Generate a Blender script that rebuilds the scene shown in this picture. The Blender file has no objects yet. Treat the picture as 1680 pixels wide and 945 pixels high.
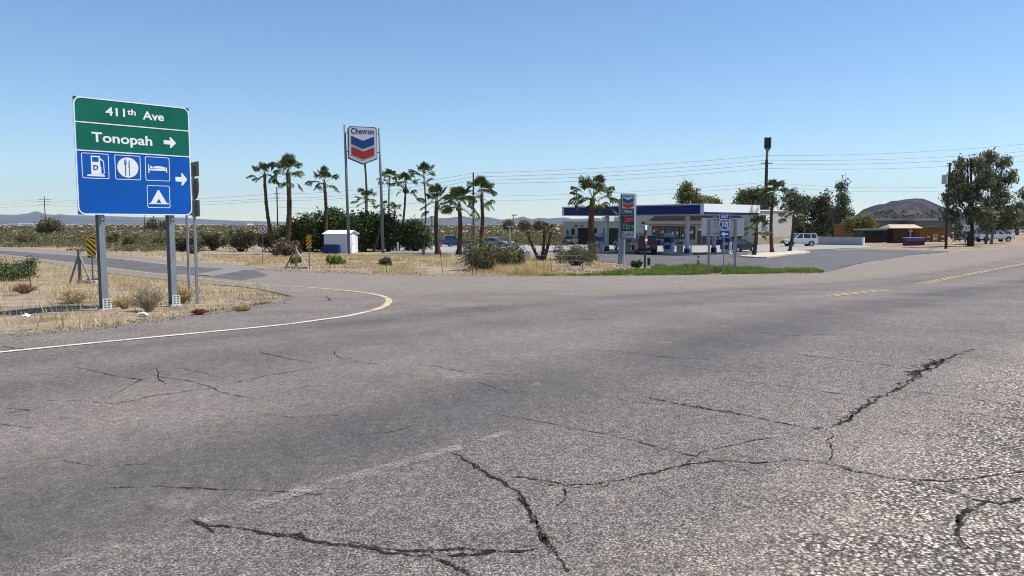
import bpy, bmesh, math, random
import numpy as np
from mathutils import Vector, Matrix, noise as mnoise

random.seed(7); rng = np.random.default_rng(11)
R = math.radians; PI = math.pi
scn = bpy.context.scene
COL = scn.collection

# ------------------------------------------------------------------ camera model and terrain
FPX = 1250.0; PITCH = math.atan(105.5/FPX); EYE = 1.7
CP, SP = math.cos(PITCH), math.sin(PITCH)
def sm(e0, e1, x):
    t = np.clip((x-e0)/(e1-e0), 0, 1); return t*t*(3-2*t)
KD = [(-200,0),(0,0),(12,0.0),(16,.05),(20,.2),(25,.43),(31,.75),(40,1.05),(48,1.16),(56,1.24),(68,1.4),(78,1.52),(88,1.6),(100,1.68),(120,1.78),(150,1.8),(20000,1.8)]
KX = np.array([k[0] for k in KD], float); KY = np.array([k[1] for k in KD], float)
def _prof(y):
    return (np.interp(y-2.5,KX,KY)+np.interp(y,KX,KY)+np.interp(y+2.5,KX,KY))/3
def h0(x, y):
    x = np.asarray(x, float); y = np.asarray(y, float)
    d = _prof(y) + 0.45*sm(105,145,y)*(1-sm(20,48,x))
    d = d - (0.28*sm(20,45,x) + 0.45*sm(48,75,x))*sm(50,95,y)
    return -d
def H(x, y): return float(h0(x, y))
def ray(px, py):
    a = (px-840)/FPX; b = (472.5-py)/FPX
    return (a, CP+b*SP, -SP+b*CP)
def at(px, py, D):
    r = ray(px, py); t = D/r[1]; return Vector((r[0]*t, D, EYE+r[2]*t))
def G(px, py):
    r = ray(px, py); lo = 1.0; hi = 1.0
    while hi < 9000:
        x, y, z = r[0]*hi, r[1]*hi, EYE+r[2]*hi
        if z < H(x, y): break
        lo = hi; hi *= 1.04
    for _ in range(30):
        m = (lo+hi)/2
        if EYE+r[2]*m < H(r[0]*m, r[1]*m): hi = m
        else: lo = m
    return Vector((r[0]*hi, r[1]*hi, H(r[0]*hi, r[1]*hi)))
def top(px, py, D): return at(px, py, D).z

# ------------------------------------------------------------------ materials
MATS = {}
def newmat(name):
    m = bpy.data.materials.new(name); m.use_nodes = True; nt = m.node_tree
    for n in list(nt.nodes): nt.nodes.remove(n)
    return m, nt
class NT:
    def __init__(s, nt): s.nt = nt
    def n(s, typ, **kw):
        nd = s.nt.nodes.new(typ)
        for k, v in kw.items():
            if k.startswith('i_'):
                nm = k[2:].replace('_', ' ')
                nd.inputs[int(nm) if nm.isdigit() else nm].default_value = v
            else: setattr(nd, k, v)
        return nd
    def l(s, a, b): s.nt.links.new(a, b)
    def noise(s, vec, scale, detail=4, rough=.6):
        nd = s.n('ShaderNodeTexNoise'); nd.inputs['Scale'].default_value = scale
        nd.inputs['Detail'].default_value = detail; nd.inputs['Roughness'].default_value = rough
        if vec is not None: s.l(vec, nd.inputs['Vector'])
        return nd.outputs['Fac']
    def ramp(s, fac, stops, interp='LINEAR'):
        nd = s.n('ShaderNodeValToRGB'); cr = nd.color_ramp; cr.interpolation = interp
        while len(cr.elements) < len(stops): cr.elements.new(.5)
        for e, (p, c) in zip(cr.elements, stops):
            e.position = p; e.color = (*c, 1) if hasattr(c, '__len__') else (c, c, c, 1)
        s.l(fac, nd.inputs['Fac']); return nd.outputs['Color']
    def mix(s, fac, a, b, mode='MIX'):
        nd = s.n('ShaderNodeMix', data_type='RGBA', blend_type=mode)
        for sock, v in ((nd.inputs[0], fac), (nd.inputs[6], a), (nd.inputs[7], b)):
            if hasattr(v, 'is_output'): s.l(v, sock)
            elif sock == nd.inputs[0]: sock.default_value = v
            else: sock.default_value = (*v, 1) if hasattr(v, '__len__') else (v, v, v, 1)
        return nd.outputs[2]
    def math(s, op, a, b=None, clamp=False):
        nd = s.n('ShaderNodeMath', operation=op, use_clamp=clamp)
        for i, v in enumerate((a, b)):
            if v is None: continue
            if hasattr(v, 'is_output'): s.l(v, nd.inputs[i])
            else: nd.inputs[i].default_value = v
        return nd.outputs[0]
    def out(s, shader, vol=None):
        o = s.n('ShaderNodeOutputMaterial')
        if shader is not None: s.l(shader, o.inputs['Surface'])
        if vol is not None: s.l(vol, o.inputs['Volume'])
    def bsdf(s, col, rough=.8, metal=0, spec=.5, normal=None, coat=0):
        b = s.n('ShaderNodeBsdfPrincipled')
        if hasattr(col, 'is_output'): s.l(col, b.inputs['Base Color'])
        else: b.inputs['Base Color'].default_value = (*col, 1)
        if hasattr(rough, 'is_output'): s.l(rough, b.inputs['Roughness'])
        else: b.inputs['Roughness'].default_value = rough
        b.inputs['Metallic'].default_value = metal
        b.inputs['Specular IOR Level'].default_value = spec
        b.inputs['Coat Weight'].default_value = coat
        if normal is not None: s.l(normal, b.inputs['Normal'])
        return b.outputs[0]
    def bump(s, h, strength=.4, dist=.01):
        nd = s.n('ShaderNodeBump'); nd.inputs['Strength'].default_value = strength
        nd.inputs['Distance'].default_value = dist; s.l(h, nd.inputs['Height']); return nd.outputs[0]

def M(name, col, rough=.7, metal=0, var=.12, scale=3., spec=.4, coat=0, dirt=None, emit=0, bump=0):
    """painted / cast surface with mottling"""
    if name in MATS: return MATS[name]
    m, nt = newmat(name); t = NT(nt)
    co = t.n('ShaderNodeTexCoord').outputs['Object']
    nz = t.noise(co, scale, 5)
    lo = tuple(c*(1-var) for c in col); hi = tuple(min(1, c*(1+var)) for c in col)
    c = t.ramp(nz, [(.3, lo), (.7, hi)])
    if dirt:
        c = t.mix(t.math('MULTIPLY', t.ramp(t.noise(co, scale*.6, 6), [(.45, 0.), (.75, 1.)]), .5), c, dirt)
    nrm = t.bump(t.noise(co, scale*8, 4), .3, bump) if bump else None
    b = t.bsdf(c, rough, metal, spec, nrm, coat)
    if emit:
        bn = b.node; bn.inputs['Emission Color'].default_value = (*col, 1); bn.inputs['Emission Strength'].default_value = emit
    t.out(b); MATS[name] = m; return m

def LEAF(name, cols, trans=.25):
    if name in MATS: return MATS[name]
    m, nt = newmat(name); t = NT(nt)
    g = t.n('ShaderNodeNewGeometry')
    st = [(i/(len(cols)-1), c) for i, c in enumerate(cols)]
    c = t.ramp(g.outputs['Random Per Island'], st)
    co = t.n('ShaderNodeTexCoord').outputs['Object']
    c = t.mix(1., c, t.ramp(t.noise(co, 1.1, 3), [(.3, .75), (.7, 1.25)]), 'MULTIPLY')
    d = t.n('ShaderNodeBsdfDiffuse'); t.l(c, d.inputs[0])
    tr = t.n('ShaderNodeBsdfTranslucent'); t.l(c, tr.inputs[0])
    gl = t.n('ShaderNodeBsdfGlossy'); gl.inputs['Roughness'].default_value = .45; gl.inputs[0].default_value = (1, 1, 1, 1)
    mx = t.n('ShaderNodeMixShader'); mx.inputs[0].default_value = trans
    t.l(d.outputs[0], mx.inputs[1]); t.l(tr.outputs[0], mx.inputs[2])
    m2 = t.n('ShaderNodeMixShader'); m2.inputs[0].default_value = .015
    t.l(mx.outputs[0], m2.inputs[1]); t.l(gl.outputs[0], m2.inputs[2])
    t.out(m2.outputs[0]); MATS[name] = m; return m

# ------------------------------------------------------------------ mesh building
class MB:
    def __init__(s): s.v = []; s.f = []; s.m = []; s.mats = []
    def mi(s, mat):
        if mat is None: return 0
        if mat not in s.mats: s.mats.append(mat)
        return s.mats.index(mat)
    def add(s, vs, fs, mat=None):
        o = len(s.v); s.v += [tuple(v) for v in vs]; i = s.mi(mat)
        for f in fs: s.f.append(tuple(o+k for k in f)); s.m.append(i)
        return s
    def box(s, c, size, rz=0, mat=None, rot=None):
        x, y, z = (q/2 for q in size); c = Vector(c)
        mt = rot if rot is not None else Matrix.Rotation(rz, 3, 'Z')
        vs = [c + mt @ Vector((sx*x, sy*y, sz*z)) for sz in (-1, 1) for sx, sy in ((-1,-1),(1,-1),(1,1),(-1,1))]
        return s.add(vs, [(3,2,1,0),(4,5,6,7),(0,1,5,4),(1,2,6,5),(2,3,7,6),(3,0,4,7)], mat)
    def tube(s, pts, rad, n=8, mat=None, cap=True):
        pts = [Vector(p) for p in pts]
        if not hasattr(rad, '__len__'): rad = [rad]*len(pts)
        rings = []; ref = None
        for i, p in enumerate(pts):
            d = (pts[min(i+1, len(pts)-1)] - pts[max(i-1, 0)]).normalized()
            if ref is None:
                ref = Vector((1,0,0)) if abs(d.x) < .9 else Vector((0,1,0))
            a = (ref - d*ref.dot(d)).normalized(); b = d.cross(a); ref = a
            rings.append([p + (a*math.cos(2*PI*k/n) + b*math.sin(2*PI*k/n))*rad[i] for k in range(n)])
        vs = [v for r in rings for v in r]; fs = []
        for i in range(len(pts)-1):
            for k in range(n):
                k2 = (k+1) % n
                fs.append((i*n+k, i*n+k2, (i+1)*n+k2, (i+1)*n+k))
        if cap: fs += [tuple(range(n-1, -1, -1)), tuple((len(pts)-1)*n+k for k in range(n))]
        return s.add(vs, fs, mat)
    def prism(s, pts, y0, y1, mat=None, xf=None):
        """outline in local x,z (counter clockwise seen from -y), extruded along y"""
        n = len(pts)
        vs = [Vector((x, y0, z)) for x, z in pts] + [Vector((x, y1, z)) for x, z in pts]
        if xf: vs = [xf @ v for v in vs]
        fs = [tuple(range(n)), tuple(range(2*n-1, n-1, -1))]
        for k in range(n):
            k2 = (k+1) % n; fs.append((k, n+k, n+k2, k2))
        return s.add(vs, fs, mat)
    def build(s, name, mat=None, parent=None, loc=None, smooth=False, bevel=0):
        me = bpy.data.meshes.new(name); me.from_pydata(s.v, [], s.f)
        if mat is not None and not s.mats: s.mats = [mat]
        for m_ in s.mats: me.materials.append(m_)
        if len(s.mats) > 1: me.polygons.foreach_set('material_index', s.m)
        me.validate(); me.update()
        if smooth: me.polygons.foreach_set('use_smooth', [True]*len(me.polygons))
        o = bpy.data.objects.new(name, me); COL.objects.link(o)
        if parent is not None: o.parent = parent
        if loc is not None: o.location = loc
        if bevel:
            b = o.modifiers.new('Bevel', 'BEVEL'); b.width = bevel; b.segments = 2; b.limit_method = 'ANGLE'; b.angle_limit = R(35)
        return o

def fastmesh(name, V, F, mat, parent=None, loc=None):
    """V (n,3) array, F (m,k) array of equal-size faces"""
    me = bpy.data.meshes.new(name); V = np.asarray(V, np.float32); F = np.asarray(F, np.int32)
    m, k = F.shape
    me.vertices.add(len(V)); me.vertices.foreach_set('co', V.ravel())
    me.loops.add(m*k); me.loops.foreach_set('vertex_index', F.ravel())
    me.polygons.add(m); me.polygons.foreach_set('loop_start', np.arange(0, m*k, k, dtype=np.int32))
    me.update(calc_edges=True); me.validate()
    me.materials.append(mat)
    o = bpy.data.objects.new(name, me); COL.objects.link(o)
    if parent is not None: o.parent = parent
    if loc is not None: o.location = loc
    return o

def tag(o, label=None, cat=None, group=None, kind=None):
    if label: o['label'] = label
    if cat: o['category'] = cat
    if group: o['group'] = group
    if kind: o['kind'] = kind
    return o
def thing(name, loc, label, cat, group=None, rz=0, tilt=None):
    o = bpy.data.objects.new(name, None); COL.objects.link(o); o.empty_display_size = .2
    o.location = loc; o.rotation_euler = (tilt[0] if tilt else 0, tilt[1] if tilt else 0, rz)
    return tag(o, label, cat, group)
def dup(root, loc, rz=0, label=None, group=None, scale=None):
    r = root.copy(); COL.objects.link(r); r.location = loc; r.rotation_euler = (0, 0, rz)
    if scale: r.scale = (scale,)*3
    if label: r['label'] = label
    if group: r['group'] = group
    for ch in list(root.children):
        c = ch.copy(); COL.objects.link(c); c.parent = r
        for g in list(ch.children):
            d = g.copy(); COL.objects.link(d); d.parent = c
    return r
def text(name, body, size, mat, parent, loc, bold=.012, width=None, ext=.002, ax='CENTER'):
    cu = bpy.data.curves.new(name, 'FONT'); cu.body = body; cu.size = size; cu.align_x = ax; cu.align_y = 'CENTER'
    cu.extrude = ext; cu.offset = bold*size; cu.resolution_u = 3
    t = bpy.data.objects.new(name, cu); COL.objects.link(t)
    bpy.context.view_layer.update()
    me = bpy.data.meshes.new_from_object(t.evaluated_get(bpy.context.evaluated_depsgraph_get()))
    w = max(v.co.x for v in me.vertices)-min(v.co.x for v in me.vertices) if me.vertices else 1
    bpy.data.objects.remove(t)
    o = bpy.data.objects.new(name, me); COL.objects.link(o); me.materials.clear(); me.materials.append(mat)
    o.parent = parent; o.location = loc; o.rotation_euler = (PI/2, 0, 0)
    if width: o.scale = (width/w, 1, 1)
    return o

# ------------------------------------------------------------------ point helpers
def in_poly(x, y, P):
    x = np.asarray(x); y = np.asarray(y); r = np.zeros(x.shape, bool); j = len(P)-1
    for i in range(len(P)):
        xi, yi = P[i]; xj, yj = P[j]
        if yi != yj:
            c = ((yi > y) != (yj > y)) & (x < (xj-xi)*(y-yi)/(yj-yi)+xi)
            r ^= c
        j = i
    return r
def dist_poly(x, y, P):
    x = np.asarray(x, float); y = np.asarray(y, float); d = np.full(x.shape, 1e9)
    for i in range(len(P)):
        a = np.array(P[i-1]); b = np.array(P[i]); ab = b-a; L = ab@ab + 1e-9
        t = np.clip(((x-a[0])*ab[0]+(y-a[1])*ab[1])/L, 0, 1)
        d = np.minimum(d, np.hypot(x-a[0]-t*ab[0], y-a[1]-t*ab[1]))
    return d
def PP(*pts):
    """pixel pairs or ('w',x,y) world pairs -> list of (x,y)"""
    r = []
    for p in pts:
        if p[0] == 'w': r.append((p[1], p[2]))
        else: g = G(*p); r.append((g.x, g.y))
    return r

def wob(P, amp=.12, step=.7, seed=0, sel=None):
    """roughen an outline"""
    out = []
    for i in range(len(P)):
        a = Vector(P[i]); b = Vector(P[(i+1) % len(P)]); L = (b-a).length
        n = max(1, int(L/step)) if (L < 90 and (sel is None or i in sel)) else 1
        nr = Vector((-(b-a).y, (b-a).x)).normalized() if L > 0 else Vector((0, 0))
        for k in range(n):
            p = a.lerp(b, k/n)
            q = mnoise.noise((p.x*.9, p.y*.9, seed))*amp*1.6 + mnoise.noise((p.x*3.7, p.y*3.7, seed+5))*amp
            if k == 0: q = 0
            out.append((p.x+nr.x*q, p.y+nr.y*q))
    return out

MAIN = PP(('w',-48,-34),(0,549),(110,543),(250,527),(330,514),(420,502),(472,492),(478,486),(440,478),(400,471),(300,461.5),(170,447),(50,427),(-60,413),
          (-60,399),(0,405),(160,415),(300,428),(390,435.5),(450,441),(560,446.8),(620,450),(870,453),(1100,452),(1350,447.5),(1420,430),(1500,418),(1600,411),('w',95,118),('w',120,140),('w',150,120),('w',90,-34))
MAINW = wob(MAIN, .10, .6, 1, set(range(0, 27)))
LOT = PP((978,428),(1050,437),(1150,438.5),(1330,443),(1352,447),(1420,430),(1500,418),(1560,412.5),(1420,409),(1330,411.5),(1240,407),(1180,409),(1000,410),(960,413))
PADS = [
 ('concrete_apron', PP((1180,414.5),(1245,413.5),(1300,411.5),(1440,406.5),(1412,401.5),(1330,401.5),(1250,401.2),(1160,402),(1000,402),(980,408),(1085,414.5))),
 ('concrete_lot', PP((640,414.5),(700,414),(800,413.6),(930,414),(985,410),(1000,400),(930,401),(840,400),(760,400.5),(640,403))),
 ('lot_drive', PP((618,416.8),(720,416.5),(850,418.5),(960,418.5),(985,411),(930,414.2),(700,414.4),(640,414.7))),
]

# ------------------------------------------------------------------ ground sheet
def axis(segs):
    r = []
    for a, b, s in segs: r += list(np.arange(a, b, s))
    return r
def geo(a, b, k):
    r = [a]
    while r[-1]*k < b: r.append(r[-1]*k)
    r.append(b); return r
xs = [-v for v in geo(92, 16000, 1.35)][::-1] + axis([(-90, -40, 1.5), (-40, 24, .8), (24, 132, 2.0)]) + geo(132, 16000, 1.35)
ys = [-v for v in geo(40, 4000, 1.6)][::-1] + axis([(-38, 4, 2.), (4, 50, .5), (50, 150, 1.25)]) + geo(150, 16000, 1.2)
X, Y = np.meshgrid(np.array(xs), np.array(ys))
def bumpy(x, y):
    f = np.vectorize(lambda a, b: mnoise.noise((a*.35, b*.35, 3.1))*.09 + mnoise.noise((a*1.3, b*1.3, 7))*.05)
    return f(x, y)
near = (X > -92) & (X < 134) & (Y > -40) & (Y < 152)
Z = h0(X, Y)
dm = np.full(X.shape, 50.)
for P in [MAIN, LOT] + [p for _, p in PADS]:
    d = dist_poly(X, Y, P); d[in_poly(X, Y, P)] = 0; dm = np.minimum(dm, d)
am = sm(.5, 2.2, dm)*near
Z = Z + np.where(near, bumpy(X, Y), 0)*am
# sandy berm beyond the ramp on the left, desert rolls
def far_lumps(x, y):
    return mnoise.noise((x*.03, y*.03, 1))*.25 + mnoise.noise((x*.11, y*.11, 4))*.10
FL = np.vectorize(far_lumps)(X, Y)*sm(95, 125, Y)*(1-sm(400, 900, Y))
berm = 0.75*np.exp(-((Y+0.55*X-74)/7.)**2)*sm(-14, -24, X)*(1-sm(-110, -140, -X*-1))
Z = Z + FL*(dm > 3)*.8 - 0.012*(dm < .4)
berm_c = lambda x, y: 0
nx, ny = len(xs), len(ys)
V = np.stack([X.ravel(), Y.ravel(), Z.ravel()], 1)
I = np.arange(nx*ny).reshape(ny, nx)
F = np.stack([I[:-1, :-1].ravel(), I[:-1, 1:].ravel(), I[1:, 1:].ravel(), I[1:, :-1].ravel()], 1)

m, nt = newmat('desert_soil'); t = NT(nt)
co = t.n('ShaderNodeTexCoord').outputs['Object']
big = t.ramp(t.noise(co, .07, 5), [(.35, (.27, .205, .145)), (.5, (.33, .255, .185)), (.68, (.215, .165, .115))])
med = t.ramp(t.noise(co, 1.1, 7, .75), [(.36, .55), (.62, 1.25)])
fine = t.ramp(t.noise(co, 22, 6, .8), [(.3, .6), (.7, 1.35)])
c = t.mix(1, big, med, 'MULTIPLY'); c = t.mix(1, c, fine, 'MULTIPLY')
straw = t.ramp(t.noise(co, .5, 5, .7), [(.48, 0.), (.62, 1.)])
c = t.mix(t.math('MULTIPLY', straw, .55), c, (.34, .275, .165))
vor = t.n('ShaderNodeTexVoronoi'); vor.inputs['Scale'].default_value = 28; t.l(co, vor.inputs['Vector'])
peb = t.ramp(vor.outputs['Distance'], [(.12, 1.), (.3, 0.)])
c = t.mix(t.math('MULTIPLY', peb, .35), c, (.42, .37, .33))
t.out(t.bsdf(c, .95, 0, .1, t.bump(t.noise(co, 30, 5, .8), .8, .03)))
SOIL = m
g = fastmesh('ground', V, F, SOIL); tag(g, kind='structure')

# ------------------------------------------------------------------ flat sheets that follow the terrain
def sheet(name, poly, off, mat, cell=1.2, kind='structure', hfun=None, x0=-110, x1=160, y0=-40, y1=175):
    bm = bmesh.new()
    vs = [bm.verts.new((x, y, 0)) for x, y in poly]
    bm.faces.new(vs)
    bmesh.ops.triangulate(bm, faces=bm.faces[:])
    mnx = min(p[0] for p in poly); mxx = max(p[0] for p in poly); mny = min(p[1] for p in poly); mxy = max(p[1] for p in poly)
    k = math.floor(mnx/cell)+1
    while k*cell < mxx:
        bmesh.ops.bisect_plane(bm, geom=bm.verts[:]+bm.edges[:]+bm.faces[:], plane_co=(k*cell, 0, 0), plane_no=(1, 0, 0)); k += 1
    k = math.floor(mny/cell)+1
    while k*cell < mxy:
        bmesh.ops.bisect_plane(bm, geom=bm.verts[:]+bm.edges[:]+bm.faces[:], plane_co=(0, k*cell, 0), plane_no=(0, 1, 0)); k += 1
    for v in bm.verts: v.co.z = H(v.co.x, v.co.y) + off
    bmesh.ops.recalc_face_normals(bm, faces=bm.faces[:])
    me = bpy.data.meshes.new(name); bm.to_mesh(me); bm.free(); me.materials.append(mat)
    o = bpy.data.objects.new(name, me); COL.objects.link(o)
    return tag(o, kind=kind)

# chip-seal asphalt, banded along the road's own direction
RD = Vector((.665, .747)).normalized(); RN = Vector((RD.y, -RD.x))     # along, across (to the right)
YC = G(1440, 478); S0 = YC.x*RN.x + YC.y*RN.y                           # across-coordinate of the double yellow line
def asphalt(name, kind):
    m, nt = newmat(name); t = NT(nt)
    co = t.n('ShaderNodeTexCoord').outputs['Object']
    sep = t.n('ShaderNodeSeparateXYZ'); t.l(co, sep.inputs[0])
    s = t.math('SUBTRACT', t.math('ADD', t.math('MULTIPLY', sep.outputs[0], RN.x), t.math('MULTIPLY', sep.outputs[1], RN.y)), S0)
    wv = t.math('MULTIPLY', t.math('SUBTRACT', t.noise(co, .35, 3), .5), .8)
    s2 = t.math('ADD', s, wv)
    if kind == 'main':
        # -4 m white edge line, 0 centre, +4 near edge line; tyre lanes darker and smoother, shoulder coarse and pale
        f = t.math('DIVIDE', t.math('ADD', s2, 14.), 28., True)
        P = lambda v: (v+14.)/28.
        base = t.ramp(f, [(P(-13), (.150,.134,.120)), (P(-5.0), (.150,.134,.121)), (P(-3.8), (.088,.081,.076)), (P(-2.9), (.120,.108,.100)), (P(-1.9), (.092,.085,.080)), (P(-.4), (.128,.115,.105)),
                          (P(.6), (.120,.108,.099)), (P(1.7), (.068,.065,.063)), (P(2.5), (.074,.070,.068)), (P(3.1), (.118,.108,.101)), (P(4.8), (.138,.126,.115)), (P(5.7), (.222,.198,.170)), (P(13), (.25,.225,.19))])
        coarse = t.ramp(f, [(P(-5.2), .9), (P(-3.5), .45), (P(2.4), .4), (P(3.2), .8), (P(6.), 1.)])
        # mottling and stains
        base = t.mix(1, base, t.ramp(t.noise(co, .55, 6, .65), [(.3, .80), (.7, 1.2)]), 'MULTIPLY')
        base = t.mix(t.math('MULTIPLY', t.ramp(t.noise(co, .16, 4), [(.5, 0.), (.66, 1.)]), .30), base, (.19, .165, .150))
        base = t.mix(t.math('MULTIPLY', t.ramp(t.noise(co, 1.7, 5, .7), [(.60, 0.), (.68, 1.)]), .35), base, (.055, .052, .050))
        base = t.mix(t.math('MULTIPLY', t.ramp(t.noise(co, .8, 5, .75), [(.57, 0.), (.70, 1.)]), .35), base, (.21, .18, .155))
        # the band of coarser pale chip seal in front of the far verge, and the ramp mouth
        yb = t.math('SUBTRACT', t.math('ADD', sep.outputs[1], t.math('MULTIPLY', t.noise(co, .25, 3), 5.)), t.math('MULTIPLY', sep.outputs[0], .12))
        fb = t.math('MULTIPLY', t.ramp(t.math('DIVIDE', yb, 60, True), [(.385, 0.), (.45, 1.)]), t.ramp(t.math('DIVIDE', t.math('ADD', s, 30), 30, True), [(.80, 1.), (.9, 0.)]))
        base = t.mix(t.math('MULTIPLY', fb, .45), base, (.215, .192, .160))
    elif kind == 'ramp':
        base = t.mix(1, (.075, .072, .073), t.ramp(t.noise(co, .5, 5), [(.3, .85), (.7, 1.2)]), 'MULTIPLY'); coarse = .35
    else:
        base = t.mix(1, (.072, .073, .078), t.ramp(t.noise(co, .3, 6, .65), [(.3, .8), (.7, 1.25)]), 'MULTIPLY'); coarse = .3
        base = t.mix(t.math('MULTIPLY', t.ramp(t.noise(co, .9, 5), [(.55, 0.), (.75, 1.)]), .4), base, (.15, .145, .14))
    # stones: two sizes, each cell its own tone
    v1 = t.n('ShaderNodeTexVoronoi'); v1.inputs['Scale'].default_value = 80; t.l(co, v1.inputs['Vector'])
    v2 = t.n('ShaderNodeTexVoronoi'); v2.inputs['Scale'].default_value = 125; t.l(co, v2.inputs['Vector'])
    v3 = t.n('ShaderNodeTexVoronoi'); v3.inputs['Scale'].default_value = 21; t.l(co, v3.inputs['Vector'])
    def tone(v, lo, hi):
        b = t.n('ShaderNodeRGBToBW'); t.l(v.outputs['Color'], b.inputs[0])
        return t.ramp(b.outputs[0], [(.2, lo), (.55, 1.), (.8, hi)])
    st = t.mix(.35, tone(v1, .34, 2.15), tone(v2, .35, 2.2))
    st = t.mix(coarse, (1., 1., 1.), st)
    gaps = t.ramp(v1.outputs['Distance'], [(.35, 1.), (.75, .28)])
    st = t.mix(1, st, t.mix(coarse, (1., 1., 1.), gaps), 'MULTIPLY')
    st = t.mix(1, st, t.ramp(t.noise(co, 9, 4, .8), [(.3, .80), (.7, 1.22)]), 'MULTIPLY')
    st = t.mix(.35, st, t.mix(1, st, tone(v3, .75, 1.35), 'MULTIPLY'))
    if kind == 'main':
        v4 = t.n('ShaderNodeTexVoronoi'); v4.inputs['Scale'].default_value = 46; t.l(co, v4.inputs['Vector'])
        big_ = t.mix(1, tone(v4, .30, 1.9), t.ramp(v4.outputs['Distance'], [(.38, 1.1), (.62, .16)]), 'MULTIPLY')
        shf = t.ramp(t.math('ADD', f, t.math('MULTIPLY', t.math('SUBTRACT', t.noise(co, 1.6, 4), .5), .10)), [(P(5.0), 0.), (P(5.9), .95)])
        st = t.mix(shf, st, big_)
    hue = t.ramp(t.noise(co, 70, 2), [(.35, (1.06, .99, .95)), (.65, (.97, 1., 1.04))])
    c = t.mix(1, t.mix(1, base, st, 'MULTIPLY'), hue, 'MULTIPLY')
    c = t.mix(1, c, (1.53, 1.45, 1.37), 'MULTIPLY')
    hh = t.math('ADD', t.math('MULTIPLY', v1.outputs['Distance'], -.6), t.math('MULTIPLY', t.noise(co, 5, 4), .8))
    t.out(t.bsdf(c, t.ramp(t.noise(co, 1.2, 4), [(.3, .72), (.7, .9)]), 0, .35, t.bump(hh, 1., .012)))
    return m
A_MAIN = asphalt('chip_seal', 'main'); A_RAMP = asphalt('ramp_asphalt', 'ramp'); A_LOT = asphalt('lot_asphalt', 'lot')
sheet('road', MAINW, .012, A_MAIN, 1.2)
sheet('parking_lot_pavement', wob(LOT, .1, 1., 4), .022, A_LOT, 1.5)
CONC = M('pale_concrete', (.315, .295, .262), .9, 0, .12, .35, .2, dirt=(.25,.23,.21), bump=.004)
DRIVE = M('worn_drive', (.22, .21, .20), .9, 0, .2, .5, .2, dirt=(.32,.29,.25))
for nm, P in PADS: sheet({'lot_drive': 'driveway_pavement'}.get(nm, nm+'_pavement'), P, .034 if nm != 'lot_drive' else .028, DRIVE if nm == 'lot_drive' else CONC, 1.6)
# smoother ramp lane between its lines
RAMP = PP((395,460.5),(300,449.3),(286,450.6),(176,438),(41,421.2),(-60,410.5),(-60,405.5),(0,411),(176,423),(286,435.5),(420,444),(440,452))
sheet('ramp_pavement', wob(RAMP, .08, .8, 6), .017, A_RAMP, 1.2)

# ---- painted lines and cracks as ribbons following the terrain
def ribbon(P, w, off, jitter=0, step=.25, seed=0, taper=False, breaks=0):
    pts = [Vector(p) for p in P]; out = []
    for a, b in zip(pts[:-1], pts[1:]):
        n = max(1, int((b-a).length/step))
        for k in range(n): out.append(a.lerp(b, k/n))
    out.append(pts[-1]); vs = []; fs = []; n = len(out)
    for i, p in enumerate(out):
        d = out[min(i+1, n-1)]-out[max(i-1, 0)]; d.normalize(); nr = Vector((-d.y, d.x))
        j = (mnoise.noise((p.x*2.2, p.y*2.2, seed))*1.3 + mnoise.noise((p.x*9, p.y*9, seed+3)))*jitter
        ww = w/2
        if jitter: ww *= .75 + .9*abs(mnoise.noise((p.x*5, p.y*5, seed+9)))*2
        if taper: ww *= min(1, .3 + 4*min(i, n-1-i)/n)
        for sgn in (-1, 1):
            jj = jitter*.5*mnoise.noise((p.x*21, p.y*21, seed+20*sgn)) if jitter else 0
            q = p + nr*(sgn*ww+j+jj); vs.append((q.x, q.y, H(q.x, q.y)+off))
        if i < n-1 and not (breaks and mnoise.noise((p.x*2.6, p.y*2.6, seed+40)) > breaks): fs.append((2*i, 2*i+1, 2*i+3, 2*i+2))
    return vs, fs
def worn_paint(name, col, wear, soft=.06):
    m, nt = newmat(name); t = NT(nt); co = t.n('ShaderNodeTexCoord').outputs['Object']
    v = t.n('ShaderNodeTexVoronoi'); v.inputs['Scale'].default_value = 62; t.l(co, v.inputs['Vector'])
    f = t.math('ADD', t.math('MULTIPLY', t.noise(co, 14, 6, .8), .7), t.math('MULTIPLY', t.noise(co, 1.5, 3), .35))
    if soft > .1: f = t.math('ADD', t.math('MULTIPLY', t.noise(co, 75, 3, .8), .62), t.math('MULTIPLY', t.noise(co, 4, 5, .7), .38)); k = t.ramp(f, [(.445, .48), (.505, 1.)])
    else: k = t.ramp(f, [(wear-soft, 0.), (wear+soft, 1.)])
    cc = t.mix(1, (*[q for q in col],), t.ramp(t.noise(co, 60, 3, .8), [(.3, .72), (.7, 1.1)]), 'MULTIPLY')
    b = t.bsdf(cc, .7, 0, .3); tr = t.n('ShaderNodeBsdfTransparent')
    mx = t.n('ShaderNodeMixShader'); t.l(k, mx.inputs[0]); t.l(tr.outputs[0], mx.inputs[2]); t.l(b, mx.inputs[1]); t.out(mx.outputs[0]); return m
WP = worn_paint('white_line_paint', (.62, .60, .55), .60)
WPF = worn_paint('faded_white_paint', (.50, .46, .38), .50, .13)
YP = worn_paint('yellow_line_paint', (.58, .41, .18), .575)
YPP = worn_paint('pale_yellow_paint', (.62, .50, .30), .60)
YPF = worn_paint('faded_yellow_paint', (.55, .40, .20), .60)
def lines(name, items, mat, off=.021):
    mb = MB()
    for P, w in items:
        v, f = ribbon(P, w, off, 0, .5); mb.add(v, f, mat)
    return tag(mb.build(name, mat), kind='structure')
def rd(s, a0, a1):   # line parallel to the road at across-offset s from the yellow line; a = along coordinate
    n = RN*(S0+s); return [tuple(n+RD*a0), tuple(n+RD*a1)]
AL = lambda px, py: (lambda g: g.x*RD.x+g.y*RD.y)(G(px, py))
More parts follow.
